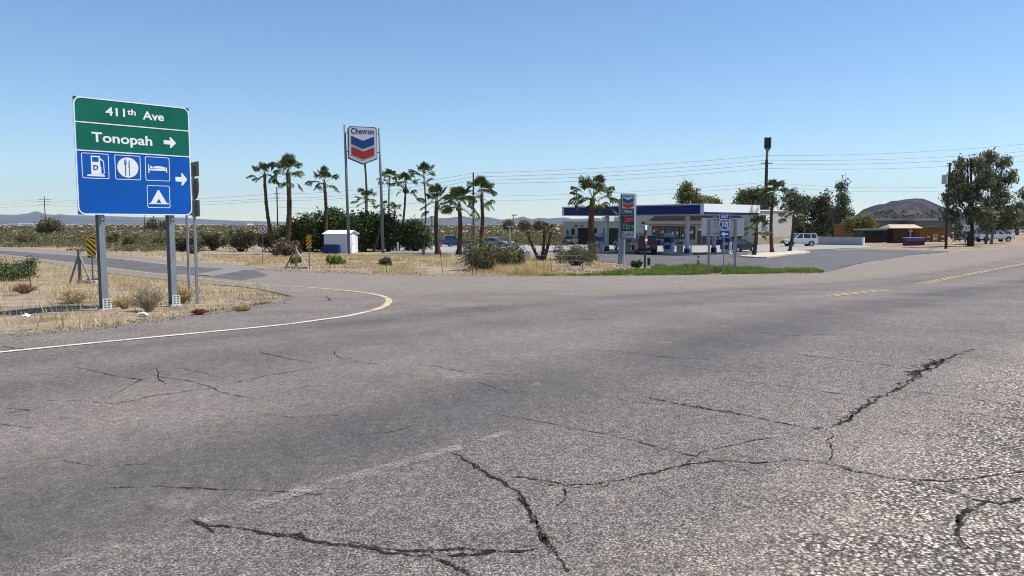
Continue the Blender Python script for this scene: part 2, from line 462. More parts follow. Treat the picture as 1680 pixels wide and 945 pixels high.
def curve(*pts):     # smooth through pixel points
    P = [Vector(p) for p in PP(*pts)]; out = []
    for i in range(len(P)-1):
        p0, p1, p2, p3 = P[max(i-1, 0)], P[i], P[i+1], P[min(i+2, len(P)-1)]
        for k in range(8):
            u = k/8; out.append(.5*((2*p1)+(p2-p0)*u+(2*p0-5*p1+4*p2-p3)*u*u+(3*p1-p0-3*p2+p3)*u**3))
    return out+[P[-1]]
lines('white_edge_line_marking', [([Vector((-48, -31)), *curve((-60,586),(0,580),(200,560),(440,537),(520,527),(570,520),(604,512.5))], .12)], WP)
lines('yellow_gore_line_marking', [(curve((604,512.5),(626,506),(637,498.5),(636,491),(622,485.5),(590,480),(540,475),(470,470),(400,465.5)), .15)], YPP)
lines('ramp_white_line_marking', [(curve((-60,405.5),(0,411),(60,414.4),(176,423),(286,435.5),(360,440.5),(418,444)), .11)], WP, .025)
lines('ramp_yellow_line_marking', [(curve((400,465.5),(286,453),(176,440),(41,422),(-60,411)), .10)], YPP, .025)
a1, a2 = AL(1380, 487), AL(1447, 477)
lines('faded_double_yellow_marking', [(rd(-.11, a1, a2), .11), (rd(.11, a1, a2), .11)], YPF)
a1 = AL(1508, 466)
yl = curve((1508,466.2),(1560,456),(1620,444.5),(1680,433),(1720,427),(1790,417))
yr = curve((1520,466.6),(1570,456.4),(1630,445),(1690,433.2),(1730,427),(1800,417))
lines('double_yellow_marking', [([Vector(p)+Vector((-.10,.06)) for p in yl], .12), ([Vector(p)+Vector((.13,-.09)) for p in yl], .12)], YP)
lines('faded_white_edge_marking', [(curve((-30,980),(60,945),(212,903)), .13), (curve((330,860),(520,803),(700,753),(760,735)), .12), (curve((790,727),(830,712)), .08)], WPF)
lines('lot_stripe_marking', [(PP((1302,428.5),(1320,432)), .12)], WPF, .032)

m, nt = newmat('crack_shadow'); t = NT(nt); co = t.n('ShaderNodeTexCoord').outputs['Object']
k = t.ramp(t.noise(co, 45, 5, .8), [(.40, 1.), (.56, 0.)])
b = t.bsdf(t.ramp(t.noise(co, 30, 4), [(.3, (.012,.011,.010)), (.7, (.035,.031,.028))]), .95, 0, .1); tr = t.n('ShaderNodeBsdfTransparent')
k = t.ramp(t.math('ADD', t.math('MULTIPLY', t.noise(co, 70, 4, .85), .6), t.math('MULTIPLY', t.noise(co, 11, 3, .7), .4)), [(.505, 1.), (.545, 0.)])
mx = t.n('ShaderNodeMixShader'); t.l(k, mx.inputs[0]); t.l(tr.outputs[0], mx.inputs[1]); t.l(b, mx.inputs[2]); t.out(mx.outputs[0]); CRK = m
cracks = [   # (pixel polyline, width m)
 ([(300,861),(390,873),(470,884),(540,897),(620,906),(700,908),(760,905),(815,908),(880,903)], .022),
 ([(690,908),(720,926),(770,945),(800,960)], .014),
 ([(740,742),(790,775),(830,795),(850,815),(872,850),(895,885),(918,935),(930,960)], .018),
 ([(850,815),(868,845),(885,868),(905,905)], .014),
 ([(800,785),(860,787),(925,800),(980,797),(1060,780),(1130,765),(1185,760),(1240,762),(1310,757),(1360,764)], .013),
 ([(925,800),(932,820),(918,835)], .009),
 ([(1360,764),(1400,775),(1480,790),(1560,793),(1620,785),(1690,775)], .014),
 ([(1480,790),(1540,805),(1600,822),(1640,830),(1700,818)], .018),
 ([(1600,822),(1575,850),(1572,880),(1590,905)], .014),
 ([(1620,822),(1580,850),(1568,862)], .022),
 ([(1360,764),(1368,745),(1355,725),(1368,718),(1362,708)], .010),
 ([(1050,653),(1110,664),(1190,678),(1275,695),(1340,707)], .014),
 ([(1340,707),(1385,695),(1405,675),(1440,655),(1480,636),(1510,612),(1545,598),(1560,588),(1600,575)], .022),
 ([(1350,712),(1392,690),(1430,660)], .016),
 ([(1515,610),(1530,600),(1560,590)], .05), ([(1500,622),(1520,606),(1545,592)], .04),
 ([(1180,624),(1240,630),(1330,642),(1410,653),(1440,652)], .010),
 ([(1480,642),(1540,650),(1620,660),(1690,670)], .010),
 ([(1290,580),(1380,592),(1450,600),(1510,609)], .014),
 ([(1080,668),(1000,655),(940,655)], .006), ([(1110,775),(1150,745),(1240,725),(1310,718)], .008),
 ([(420,578),(470,590),(512,597)], .012), ([(120,603),(180,617),(230,625),(175,655)], .010), ([(60,660),(130,660),(190,665),(260,650),(340,640),(430,620),(520,605),(600,594)], .009),
 ([(0,680),(60,675),(10,672)], .012), ([(360,620),(300,606),(260,612)], .008), ([(430,683),(480,687),(560,684)], .007), ([(780,628),(830,645),(880,650)], .008),
 ([(700,600),(760,612),(840,617),(900,612)], .007), ([(560,720),(640,712),(690,700)], .006), ([(1100,600),(1180,612),(1240,610)], .008),
 ([(100,760),(170,770),(240,764)], .006),
 ([(700,470),(780,476),(880,470),(980,472)], .03), ([(560,462),(640,468),(730,462)], .025), ([(620,505),(720,510),(820,504)], .02),
 ([(480,497),(540,494),(536,487)], .03), ([(0,570),(40,574)], .02),([(1180,470),(1240,476),(1320,474)], .03), ([(200,452),(260,454),(330,446),(365,447)], .03),
 ([(1230,545),(1300,552),(1380,549)], .012), ([(860,520),(940,527),(1000,524)], .012), ([(1560,540),(1620,548),(1690,546)], .012),
]
mb = MB()
for i, (P, w) in enumerate(cracks):
    v, f = ribbon(PP(*P), w*1.08, .0165, w*1.3+.006, .035 if P[0][1] > 540 else .12, i*3.3, True); mb.add(v, f, CRK)
    if w > .012 and P[0][1] > 540:
        v, f = ribbon(PP(*P), w*.6, .0167, w*3.+.012, .04, i*3.3+50, True, .1); mb.add(v, f, CRK)
# random fine hairline cracks
for i in range(24):
    p = Vector((random.uniform(-14, 18), random.uniform(4, 30))); a = random.uniform(0, PI); P = [p]
    if not in_poly(p.x, p.y, MAIN): continue
    for k in range(random.randint(3, 8)):
        a += random.uniform(-.35, .35); p = p+Vector((math.cos(a), math.sin(a)))*.35; P.append(p)
    v, f = ribbon(P, random.uniform(.004, .009)*(1+p.y/20), .0163, .02, .06, i, True); mb.add(v, f, CRK)
tag(mb.build('road_cracks', CRK), kind='structure')
# bitumen patches
# cattle grid across the ramp
def slab(name, poly, h, mat, base=-.1):
    n = len(poly); vs = [(x, y, H(x, y)+base) for x, y in poly]+[(x, y, H(x, y)+h) for x, y in poly]
    mb = MB(); mb.add(vs, [tuple(range(n, 2*n)), tuple(range(n-1, -1, -1))]+[(k, (k+1) % n, n+(k+1) % n, n+k) for k in range(n)])
    return mb.build(name, mat)
STEEL = M('galvanised_steel', (.42, .44, .46), .5, .55, .15, 4, .5, dirt=(.30,.29,.27))
DSTEEL = M('weathered_steel', (.16, .165, .17), .6, .5, .2, 4)
RUST = M('rusty_steel', (.13, .075, .05), .85, .2, .35, 5)
GRIDC = M('cattle_grid_steel', (.19,.185,.18), .8, .0, .15, 6)
cg = thing('cattle_grid', G(365,444), 'pale steel cattle grid set flush across the ramp mouth', 'cattle grid')
e0, e1 = G(318,452), G(398,437.5)
dirc = Vector((.70,-.71,0)).normalized(); acr = (e1-e0).normalized()
for k in range(11):
    a = e0+dirc*(k*.2); b = e1+dirc*(k*.2); c0 = cg.location
    pts = [a.lerp(b, j/6) for j in range(7)]
    MB().tube([(p.x-c0.x, p.y-c0.y, H(p.x, p.y)+.022-c0.z) for p in pts], .045, 6).build('bar', GRIDC, cg)

# ------------------------------------------------------------------ colours used by many things
WHITE = M('white_paint', (.78,.78,.76), .55, 0, .05, 2, dirt=(.6,.58,.53))
SIGNW = M('reflective_white', (.80,.82,.80), .45, 0, .03, 6)
GREEN = M('sign_green', (.001,.125,.082), .5, 0, .17, 1.1, .25)
BLUE = M('sign_blue', (.0,.088,.40), .5, 0, .15, 1.1, .25)
ALU = M('sign_back_aluminium', (.50,.50,.50), .5, .3, .08, 1.5)
BLACK = M('black_paint', (.015,.015,.017), .6, 0, .2, 5)
YEL = M('marker_yellow', (.75,.42,.01), .5, 0, .08, 5)
WOOD = M('creosoted_wood', (.055,.040,.032), .9, 0, .35, 6, .2)
GWOOD = M('grey_weathered_wood', (.28,.25,.21), .9, 0, .3, 6, .2)
BARK = M('palm_bark', (.080,.050,.034), .95, 0, .35, 7, .1, bump=.03)
SMOOTHBARK = M('smooth_palm_bark', (.15,.11,.085), .95, 0, .3, 5, .1, bump=.02)
DEADLEAF = LEAF('dead_fronds', [(.10,.065,.035),(.20,.14,.08),(.28,.20,.12)], .1)
PALMLEAF = LEAF('fan_palm_leaf', [(.026,.042,.012),(.052,.075,.020),(.09,.115,.034),(.17,.18,.065)], .2)
HEDGEL = LEAF('oleander_leaf', [(.026,.048,.014),(.050,.082,.022),(.09,.13,.04)], .2)
DARKL = LEAF('dark_tree_leaf', [(.048,.060,.030),(.105,.122,.060),(.20,.21,.12)], .25)
EUCL = LEAF('eucalyptus_leaf', [(.050,.056,.024),(.105,.112,.052),(.19,.185,.095),(.32,.29,.20)], .3)
YGL = LEAF('palo_verde_leaf', [(.10,.11,.03),(.19,.18,.055),(.28,.25,.09)], .35)
SCRUBL = LEAF('creosote_leaf', [(.045,.052,.020),(.095,.098,.038),(.17,.155,.07),(.24,.21,.12)], .25)
SCRUBF = LEAF('desert_scrub_leaf', [(.060,.062,.022),(.11,.108,.040),(.165,.15,.066),(.24,.195,.115)], .2)
STRAW = LEAF('dry_grass', [(.32,.225,.095),(.48,.355,.155),(.60,.465,.235),(.66,.54,.32)], .3)
STRAWG = LEAF('dry_stalks', [(.25,.20,.13),(.40,.33,.22),(.52,.45,.32)], .2)
GRASSG = LEAF('green_weed', [(.055,.10,.010),(.11,.19,.02),(.18,.27,.045),(.34,.31,.12)], .3)
REDWEED = LEAF('rust_weed', [(.22,.07,.03),(.35,.12,.05)], .2)
GLASS = M('dark_glass', (.02,.024,.028), .08, 0, .1, 2, .8)

# ------------------------------------------------------------------ foliage
def leaf_quads(C, size, elong=2., droop=0., rg=rng, upright=0.):
    """C (n,3) centres -> diamond quads with random orientation"""
    n = len(C); size = np.asarray(size)*np.ones(n)
    d = rg.normal(size=(n, 3)); d[:, 2] -= droop; d[:, 2] = d[:, 2]*(1+upright)
    d /= np.linalg.norm(d, axis=1)[:, None]
    r = rg.normal(size=(n, 3)); w = np.cross(d, r); w /= np.linalg.norm(w, axis=1)[:, None]
    a = d*(size*elong/2)[:, None]; b = w*(size/2)[:, None]
    V = np.stack([C-a, C+b, C+a, C-b], 1).reshape(-1, 3)
    return V, np.arange(4*n).reshape(n, 4)
def clump_points(blobs, nclump, per, spread, shell=.55):
    """blobs: (x,y,z,rx,ry,rz,weight). clumps of leaves in ellipsoids, denser near the skin"""
    W = np.array([b[6] if len(b) > 6 else b[3]*b[4]*b[5] for b in blobs], float); W /= W.sum()
    k = rng.choice(len(blobs), nclump, p=W); B = np.array([b[:6] for b in blobs], float)[k]
    d = rng.normal(size=(nclump, 3)); d /= np.linalg.norm(d, axis=1)[:, None]
    r = shell+(1-shell)*rng.random(nclump)**.7; r *= rng.random(nclump)**.25
    C = B[:, :3]+d*B[:, 3:]*r[:, None]
    P = np.repeat(C, per, 0)+rng.normal(size=(nclump*per, 3))*spread
    return P, C
def tree(name, base, label, cat, blobs, trunk_r, leafmat, nclump=300, per=14, spread=.35, size=.16, elong=2.2, droop=0., group=None, bark=None, trunk_top=None, nlimb=16, lean=(0,0), multi=1, shell=.55):
    o = thing(name, base, label, cat, group)
    P, C = clump_points(blobs, nclump, per, spread, shell)
    P = P[P[:, 2] > .1]
    V, F = leaf_quads(P, size*rng.uniform(.6, 1.4, len(P)), elong, droop)
    fastmesh('crown', V, F, leafmat, o)
    mb = MB(); bark = bark or WOOD
    zt = trunk_top or max(b[2] for b in blobs)
    cx = sum(b[0] for b in blobs)/len(blobs); cy = sum(b[1] for b in blobs)/len(blobs)
    for q in range(multi):
        ox, oy = (random.uniform(-.5, .5), random.uniform(-.5, .5)) if multi > 1 else (0, 0)
        pts = [Vector((ox+(cx+lean[0])*u**1.5+math.sin(u*5+q)*.12*zt*.08, oy+cy*u**1.5, -.15+(zt+.15)*u)) for u in np.linspace(0, 1, 7)]
        mb.tube(pts, [trunk_r*(1-.75*u) for u in np.linspace(0, 1, 7)], 8)
        for k in range(nlimb//multi):
            b = blobs[k % len(blobs)]; u = random.uniform(.3, .85); s = pts[0].lerp(pts[-1], u); s = pts[min(6, int(u*6))]
            e = Vector((b[0]+random.uniform(-.5, .5)*b[3], b[1]+random.uniform(-.5, .5)*b[4], b[2]+random.uniform(-.2, .6)*b[5]))
            mid = s.lerp(e, .5)+Vector((random.uniform(-.2, .2), random.uniform(-.2, .2), random.uniform(0, .3)))
            mb.tube([s, mid, e], [trunk_r*.42, trunk_r*.25, trunk_r*.08], 5)
    mb.build('trunk', bark, o, smooth=True)
    return o
def shrub(name, base, label, rx, ry, hz, mat, n=2500, size=.07, elong=2.5, group=None, cat='shrub', stems=26, droop=-.6, lumps=6, gap=.5):
    o = thing(name, base, label, cat, group)
    bl = []
    for k in range(lumps):
        a = random.uniform(0, 2*PI); r = random.uniform(.15, .62)
        s = random.uniform(.38, .62)
        bl.append((math.cos(a)*rx*r, math.sin(a)*ry*r, hz*random.uniform(.38, .62), rx*s, ry*s, hz*random.uniform(.32, .46)))
    for k in range(lumps*2):
        a = random.uniform(0, 2*PI); bl.append((math.cos(a)*rx*.8, math.sin(a)*ry*.8, hz*random.uniform(.25, .95), rx*.16, ry*.16, hz*random.uniform(.12, .26), rx*ry*hz*.02))
    P, C = clump_points(bl, n//10, 10, min(rx, hz)*.12, gap*.6); P = P[P[:, 2] > 0.02]
    V, F = leaf_quads(P, size*rng.uniform(.6, 1.5, len(P)), elong, droop); fastmesh('foliage', V, F, mat, o)
    mb = MB()
    for k in range(stems):
        c = C[random.randrange(len(C))]; s = Vector((c[0]*.15, c[1]*.15, -.05)); e = Vector(c)
        mb.tube([s, s.lerp(e, .5)+Vector((0, 0, .06*hz)), s.lerp(e, 1.18)], [.022*hz, .014*hz, .006*hz], 4)
    mb.build('stem', WOOD, o); return o

def fan_leaf(V, F, org, dirv, L, fanr, rg, sag=.35):
    """one palmate leaf: petiole + pleated fan with drooping tips. appends to V, F (quads)"""
    d = Vector(dirv).normalized(); up = Vector((0, 0, 1)); side = d.cross(up)
    if side.length < .01: side = Vector((1, 0, 0))
    side.normalize(); nrm = side.cross(d).normalized()
    roll = rg.uniform(-.7, .7); q = Matrix.Rotation(roll, 3, d); side = q @ side; nrm = q @ nrm
    o = Vector(org); e = o+d*L-up*(.10*L)
    w = .03
    b = len(V); V += [o-side*w, o+side*w, e+side*w*.7, e-side*w*.7]; F.append((b, b+1, b+2, b+3))
    ns = 15
    for k in range(ns):
        a = (k/(ns-1)-.5)*R(175); r = fanr*(1-.28*abs(k/(ns-1)-.5)*2)*rg.uniform(.88, 1.08)
        dd = (d*math.cos(a)+side*math.sin(a)).normalized()
        pw = dd.cross(nrm)
        w1 = r*.088; p1 = e+dd*r*.55-up*(sag*.12*r)+nrm*(.05*r*(1 if k % 2 else -1))
        p2 = e+dd*r*.88-up*(sag*.55*r); p3 = e+dd*r*.97-up*(sag*1.15*r)
        b = len(V); V += [e, p1-pw*w1, p2, p1+pw*w1]; F.append((b, b+1, b+2, b+3))
        b = len(V); V += [p1-pw*w1*.55, p1+pw*w1*.55, p3, p2-pw*w1*.5]; F.append((b, b+1, b+2, b+3))
def palm(px, pyb, pxt, pyt, cr, label, tr=.22, style='shag', nleaf=30, D=None, group='fan palms round the filling station', dead=.0, spreadup=.25, seed=0, skirt=0, px2=None):
    """base pixel, crown-centre pixel, crown radius in m"""
    if D is None: b = G(px, pyb)
    else: b = at(px, pyb, D); b.z = H(b.x, b.y)
    tp = at(pxt, pyt, b.y)-b
    rg = random.Random(seed*7+3)
    o = thing('palm_tree', b, label, 'palm tree', group)
    Ht = tp.z; n = 16
    pts = []; rad = []
    for i in range(n+1):
        u = i/n; bend = math.sin(u*PI)*.03*Ht*(1 if tp.x > 0 else -1)
        pts.append(Vector((tp.x*u+bend, tp.y*u, -.1+(Ht+.1)*u)))
        fl = 1+.55*math.exp(-u*12)
        rad.append(tr*fl*(1-.30*u)*(1+.06*math.sin(i*2.1)))
    mb = MB(); bark = BARK if style != 'smooth' else SMOOTHBARK
    mb.tube(pts, rad, 10); mb.build('trunk', bark, o, smooth=True)
    # leaf boots / rings on the trunk
    V, F = [], []
    nb = {'shag': int(34*Ht), 'smooth': 0, 'ring': int(14*Ht)}[style]
    for k in range(nb):
        u = rg.uniform(.04, 1.0); i = min(n-1, int(u*n)); f = u*n-i
        c = pts[i].lerp(pts[i+1], f); r = rad[i]*.93; a = rg.uniform(0, 2*PI); rr = Vector((math.cos(a), math.sin(a), 0)); sd = Vector((-rr.y, rr.x, 0))
        h = rg.uniform(.10, .22)*(1 if style == 'shag' else .6); out = rg.uniform(.03, .10)*(1 if style == 'shag' else .35); w = rg.uniform(.035, .07)
        p = c+rr*r; bi = len(V); V += [p-sd*w, p+sd*w, p+rr*out+sd*w*.5+Vector((0, 0, h)), p+rr*out-sd*w*.5+Vector((0, 0, h))]; F.append((bi, bi+1, bi+2, bi+3))
    if V: fastmesh('bark_texture', [tuple(v) for v in V], F, M('leaf_boot', (.13,.085,.055), .95, 0, .4, 9), o)
    c = pts[-1]
    V, F = [], []
    nleaf = int(nleaf*.82)
    for k in range(nleaf):
        a = k*2.39996+rg.uniform(-.3, .3); el = R(rg.uniform(-38, 82)); el = R(-34+118*(k/nleaf)**.75)+rg.uniform(-.22, .22)
        d = (math.cos(a)*math.cos(el), math.sin(a)*math.cos(el), math.sin(el))
        L = cr*rg.uniform(.50, .80); fan_leaf(V, F, c+Vector((0, 0, rg.uniform(-.25, .15))), d, L, cr*rg.uniform(.40, .56), rg, sag=.08+.28*max(0, math.cos(el)))
    fastmesh('crown', [tuple(v) for v in V], F, PALMLEAF, o)
    if skirt:
        V, F = [], []
        for k in range(int(26*skirt)+10):
            a = rg.uniform(0, 2*PI); el = R(rg.uniform(-86, -58)); d = (math.cos(a)*math.cos(el), math.sin(a)*math.cos(el), math.sin(el))
            fan_leaf(V, F, c+Vector((0, 0, -rg.uniform(0, .25*skirt))), d, .35*skirt+.15, .42*skirt, rg, .3)
        fastmesh('dead_skirt', [tuple(v) for v in V], F, DEADLEAF, o)
    return o
#@@PART2
# ================================================================== SIGNS
def px_thing(name, px, py, label, cat, group=None, rz=0): return thing(name, G(px, py), label, cat, group, rz)
def rrect(w, h, r, n=6):
    pts = []
    for cx, cz, a0 in ((w/2-r, -h/2+r, -90), (w/2-r, h/2-r, 0), (-w/2+r, h/2-r, 90), (-w/2+r, -h/2+r, 180)):
        for k in range(n+1):
            a = R(a0+90*k/n); pts.append((cx+r*math.cos(a), cz+r*math.sin(a)))
    return pts
def ring(mb, outer, inner, y0, y1, mat):
    n = len(outer); vs = [(x, y0, z) for x, z in outer]+[(x, y0, z) for x, z in inner]+[(x, y1, z) for x, z in outer]+[(x, y1, z) for x, z in inner]
    fs = []
    for k in range(n):
        j = (k+1) % n; fs += [(k, j, n+j, n+k), (k, 2*n+k, 2*n+j, j), (n+k, n+j, 3*n+j, 3*n+k)]
    mb.add(vs, fs, mat)
def off(pts, x, z): return [(a+x, b+z) for a, b in pts]
def circ(r, n=28, sx=1): return [(r*sx*math.cos(2*PI*k/n), r*math.sin(2*PI*k/n)) for k in range(n)]
def arrow(w, h, d=1):
    s = h*.19; pts = [(-w/2, -s), (0+w*.02, -s), (-w*.02, -h/2), (w*.10, -h/2), (w/2, 0), (w*.10, h/2), (-w*.02, h/2), (w*.02, s), (-w/2, s)]
    return pts if d > 0 else [(-x, z) for x, z in pts][::-1]

# --- the big guide sign
TH = R(45.7); W_, H_ = 2.25, 2.30; ZC = 3.03
gc = Vector((-7.755, 15.875, 0)); gz = H(gc.x, gc.y)
gs = thing('guide_sign', (gc.x, gc.y, gz), 'large green and blue highway guide sign with white arrows on two steel posts', 'road sign', rz=TH)
zc = ZC-gz
# boards: three butted areas with one continuous plate behind
MB().box((0, .012, zc), (W_, .02, H_), mat=ALU).build('backing_plate', ALU, gs)
zt, z1, z2, zb = zc+H_/2, zc+H_/2-.213*H_, zc+H_/2-.452*H_, zc-H_/2
def board(name, za, zb_, mat, top_r, bot_r):
    r = .14; w = W_/2-.022
    pts = []
    def corner(cx, cz, a0, rr):
        if rr: return [(cx+rr*math.cos(R(a0+15*k)), cz+rr*math.sin(R(a0+15*k))) for k in range(7)]
        return [(cx, cz)]
    pts += corner(w-bot_r, zb_+bot_r, -90, bot_r)+corner(w-top_r, za-top_r, 0, top_r)+corner(-w+top_r, za-top_r, 90, top_r)+corner(-w+bot_r, zb_+bot_r, 180, bot_r)
    mb = MB(); mb.prism(pts, -.006, .002, mat); return mb.build(name, mat, gs), pts
board('street_board', zt-.022, z1+.011, GREEN, .12, 0)
board('town_board', z1-.011, z2+.011, GREEN, 0, 0)
board('services_board', z2-.011, zb+.022, BLUE, 0, .12)
# plate colour shows outside the rounded border as green / blue corners
mb = MB()
o1 = off(rrect(W_, H_, .14), 0, zc); i1 = off(rrect(W_-.045, H_-.045, .12), 0, zc)
ring(mb, o1, i1, -.011, .004, SIGNW)
mb.box((0, -.0055, z1), (W_-.045, .011, .022), mat=SIGNW); mb.box((0, -.0055, z2), (W_-.045, .011, .022), mat=SIGNW)
mb.build('border', SIGNW, gs)
mb = MB()
for sx in (-1, 1):
    MB().box((sx*(W_/2-.03), -.0005, zt-.03), (.06, .005, .06), mat=GREEN).build('corner', GREEN, gs); MB().box((sx*(W_/2-.03), -.0005, zb+.03), (.06, .005, .06), mat=BLUE).build('corner', BLUE, gs)
text('street_lettering', '411', .225, SIGNW, gs, (-.335, -.008, zc+H_/2-.245), .024, .37)
text('street_lettering', 'th', .165, SIGNW, gs, (-.045, -.008, zc+H_/2-.215), .024, .165)
text('street_lettering', 'Ave', .235, SIGNW, gs, (.385, -.008, zc+H_/2-.255), .024, .43)
text('town_lettering', 'Tonopah', .27, SIGNW, gs, (-.235, -.008, z1-.285), .022, 1.16)
mb = MB(); mb.prism(off(arrow(.26, .22), .70, z1-.275), -.010, -.004, SIGNW); mb.build('arrow', SIGNW, gs)
mb = MB(); mb.prism(off(arrow(.25, .26), .915, z2-.49), -.010, -.004, SIGNW); mb.build('arrow', SIGNW, gs)
S = .50
def sym(name, cx, cz, draw, s=S):
    mb = MB(); ring(mb, off(rrect(s, s, .035, 3), cx, cz), off(rrect(s-.026, s-.026, .028, 3), cx, cz), -.010, -.003, SIGNW)
    mb2 = MB(); draw(mb2, cx, cz); 
    mb.build(name+'_frame', SIGNW, gs); mb2.build(name, None, gs)
def rect(mb, x0, x1, z0, z1_, mat=SIGNW, y=-.010): mb.prism([(x0, z0), (x1, z0), (x1, z1_), (x0, z1_)], y, -.004, mat)
def d_pump(mb, x, z):
    rect(mb, x-.08, x+.09, z-.17, z+.20); rect(mb, x-.155, x+.165, z-.205, z-.172)
    rect(mb, x-.055, x+.062, z+.085, z+.175, BLUE, -.012)
    mb.prism([(x+.09, z+.12), (x+.105, z+.12), (x+.145, z+.09), (x+.15, z-.13), (x+.125, z-.16), (x+.105, z-.13), (x+.105, z-.02), (x+.09, z-.0), (x+.09, z-.03), (x+.092, z-.14), (x+.12, z-.185), (x+.165, z-.14), (x+.160, z+.10), (x+.11, z+.15), (x+.09, z+.15)][::1], -.010, -.004, SIGNW)
def d_food(mb, x, z):
    mb.prism(off(circ(.205), x, z), -.010, -.004, SIGNW)
    rect(mb, x-.055, x-.037, z-.17, z+.08, BLUE, -.012); 
    for k in (-1, 0, 1): rect(mb, x-.046+k*.017-.005, x-.046+k*.017+.005, z+.08, z+.16, BLUE, -.0122)
    rect(mb, x-.068, x-.024, z+.065, z+.09, BLUE, -.0124)
    rect(mb, x+.02, x+.034, z-.17, z+.0, BLUE, -.012); mb.prism([(x+.012, z), (x+.036, z), (x+.036, z+.16), (x+.02, z+.14)], -.012, -.004, BLUE)
def d_bed(mb, x, z):
    rect(mb, x-.19, x-.17, z-.09, z+.09); rect(mb, x+.175, x+.195, z-.07, z+.04); rect(mb, x-.17, x+.175, z-.035, z-.0)
    mb.prism(off(circ(.026, 12), x-.125, z+.035), -.010, -.004, SIGNW)
    mb.prism([(x-.085, z+.010), (x+.16, z+.010), (x+.16, z+.04), (x+.11, z+.052), (x+.0, z+.062), (x-.06, z+.05), (x-.088, z+.03)], -.010, -.004, SIGNW)
def d_tent(mb, x, z):
    mb.prism([(x-.20, z-.155), (x+.20, z-.155), (x+.20, z-.13), (x-.20, z-.13)], -.010, -.004, SIGNW)
    mb.prism([(x-.165, z-.132), (x-.055, z-.132), (x, z-.04), (x+.055, z-.132), (x+.165, z-.132), (x+.012, z+.14), (x-.012, z+.14)], -.010, -.004, SIGNW)
zr = z2-.045-S/2
sym('fuel_symbol', -.775, zr, d_pump); sym('food_symbol', -.165, zr, d_food); sym('lodging_symbol', .425, zr, d_bed); sym('camping_symbol', .425, zr-.58, d_tent, .47)
text('fuel_letter', 'D', .13, BLUE, gs, (-.772, -.012, zr-.035), .03)
POSTM = M('galvanised_post', (.24, .265, .28), .5, .25, .12, 3, .4, dirt=(.26,.27,.26))
PL = M('breakaway_plate', (.62, .62, .58), .6, .2, .1, 6)
for lx in (-.69, .70):
    wx = gc.x+lx*math.cos(TH); wy = gc.y+lx*math.sin(TH); bz = H(wx, wy)-gz
    mb = MB()
    for yy in (.05, .235): mb.box((lx, yy, (bz-.05+zt-.15)/2), (.115, .010, zt-.15-bz+.05))
    mb.box((lx, .1425, (bz-.05+zt-.15)/2), (.009, .176, zt-.15-bz+.05))
    p = mb.build('post', POSTM, gs, bevel=.001)
    mb = MB(); mb.box((lx+.03, .038, bz+.13), (.17, .008, .22)); mb.box((lx+.03, .1, bz+.02), (.24, .2, .03)); mb.build('breakaway_plate', PL, p)
    mb = MB()
    for i in (-1, 1):
        for k in range(4): mb.box((lx+.03+i*.035, .032, bz+.06+k*.05), (.04, .006, .016))
    mb.build('slot_pattern', BLACK, p)
    mb = MB(); mb.tube([(lx, -.002, zb-.09), (lx, .045, zb-.09)], .02, 8); mb.build('bolt', STEEL, p)
mb = MB()
for zz in (zb+.3, zc, zt-.35): mb.box((0, .034, zz), (W_-.1, .022, .05))
mb.build('stiffener', STEEL, gs)

# --- route assembly seen from its shaded back, and the bare post beside it
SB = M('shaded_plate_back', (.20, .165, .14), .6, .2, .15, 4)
SHB = [(-.02,-.5),(.02,-.5),(.2,-.43),(.38,-.28),(.48,-.05),(.5,.2),(.42,.5),(.2,.45),(0,.5),(-.2,.45),(-.42,.5),(-.5,.2),(-.48,-.05),(-.38,-.28),(-.2,-.43)]
def shield(w, h): return [(x*w, z*h) for x, z in SHB]
b = at(326, 490, 17.0); b.z = H(b.x, b.y)
o = thing('route_sign', b, 'route sign assembly seen from its dark back beside the big guide sign', 'road sign', rz=R(130.3))
hp = at(323, 265, 17.0).z-b.z
MB().box((0, .03, (hp-.1)/2-.05), (.05, .05, hp)).build('post', POSTM, o)
MB().box((0, 0, hp-.17), (.61, .006, .32), mat=SB).build('top_plate', SB, o)
MB().prism(off(shield(.56, .48), 0, hp-.60), -.003, .003, SB).build('shield_plate', SB, o)
MB().box((0, 0, hp-1.03), (.55, .006, .36), mat=SB).build('lower_plate', SB, o)
b = at(311, 486, 17.6); b.z = H(b.x, b.y)
o = thing('sign_post', b, 'plain round steel post standing just left of the edge-on route sign', 'post')
MB().tube([(0,0,-.1),(.0,0,2.3)], .032, 8).build('post', POSTM, o); MB().tube([(0,0,2.3),(0,0,2.33)], .036, 8).build('cap', STEEL, o)

# --- object markers
def marker(px, py, pyt, label, d, rz=0):
    b = G(px, py); o = thing('object_marker', b, label, 'road marker', 'striped markers by the cattle grid', rz)
    zt_ = top(px, pyt, b.y)-b.z; h = .91; w = .34
    MB().box((0, .025, zt_/2-.1), (.05, .04, zt_+.1)).build('post', DSTEEL, o)
    MB().box((0, 0, zt_-h/2), (w, .006, h), mat=YEL).build('panel', YEL, o)
    mb = MB(); n = 4; slope = w*1.05*d
    for k in range(-1, n+1):   # diagonal black bars clipped to the panel
        z0 = zt_-h+(k+.15)*h/n; zs = [(-w/2, z0-slope/2), (w/2, z0+slope/2), (w/2, z0+slope/2+.105), (-w/2, z0-slope/2+.105)]
        cl = [(x, min(max(z, zt_-h+.004), zt_-.004)) for x, z in zs]
        if max(z for _, z in cl)-min(z for _, z in cl) > .03: mb.prism(cl, -.006, -.0035, BLACK)
    mb.build('stripe', BLACK, o); return o
marker(152.5, 462.5, 388, 'yellow and black striped marker behind the left post of the guide sign', -1, R(10))
marker(507.5, 441, 385, 'yellow and black striped marker left of the small white shed', 1, R(-5))

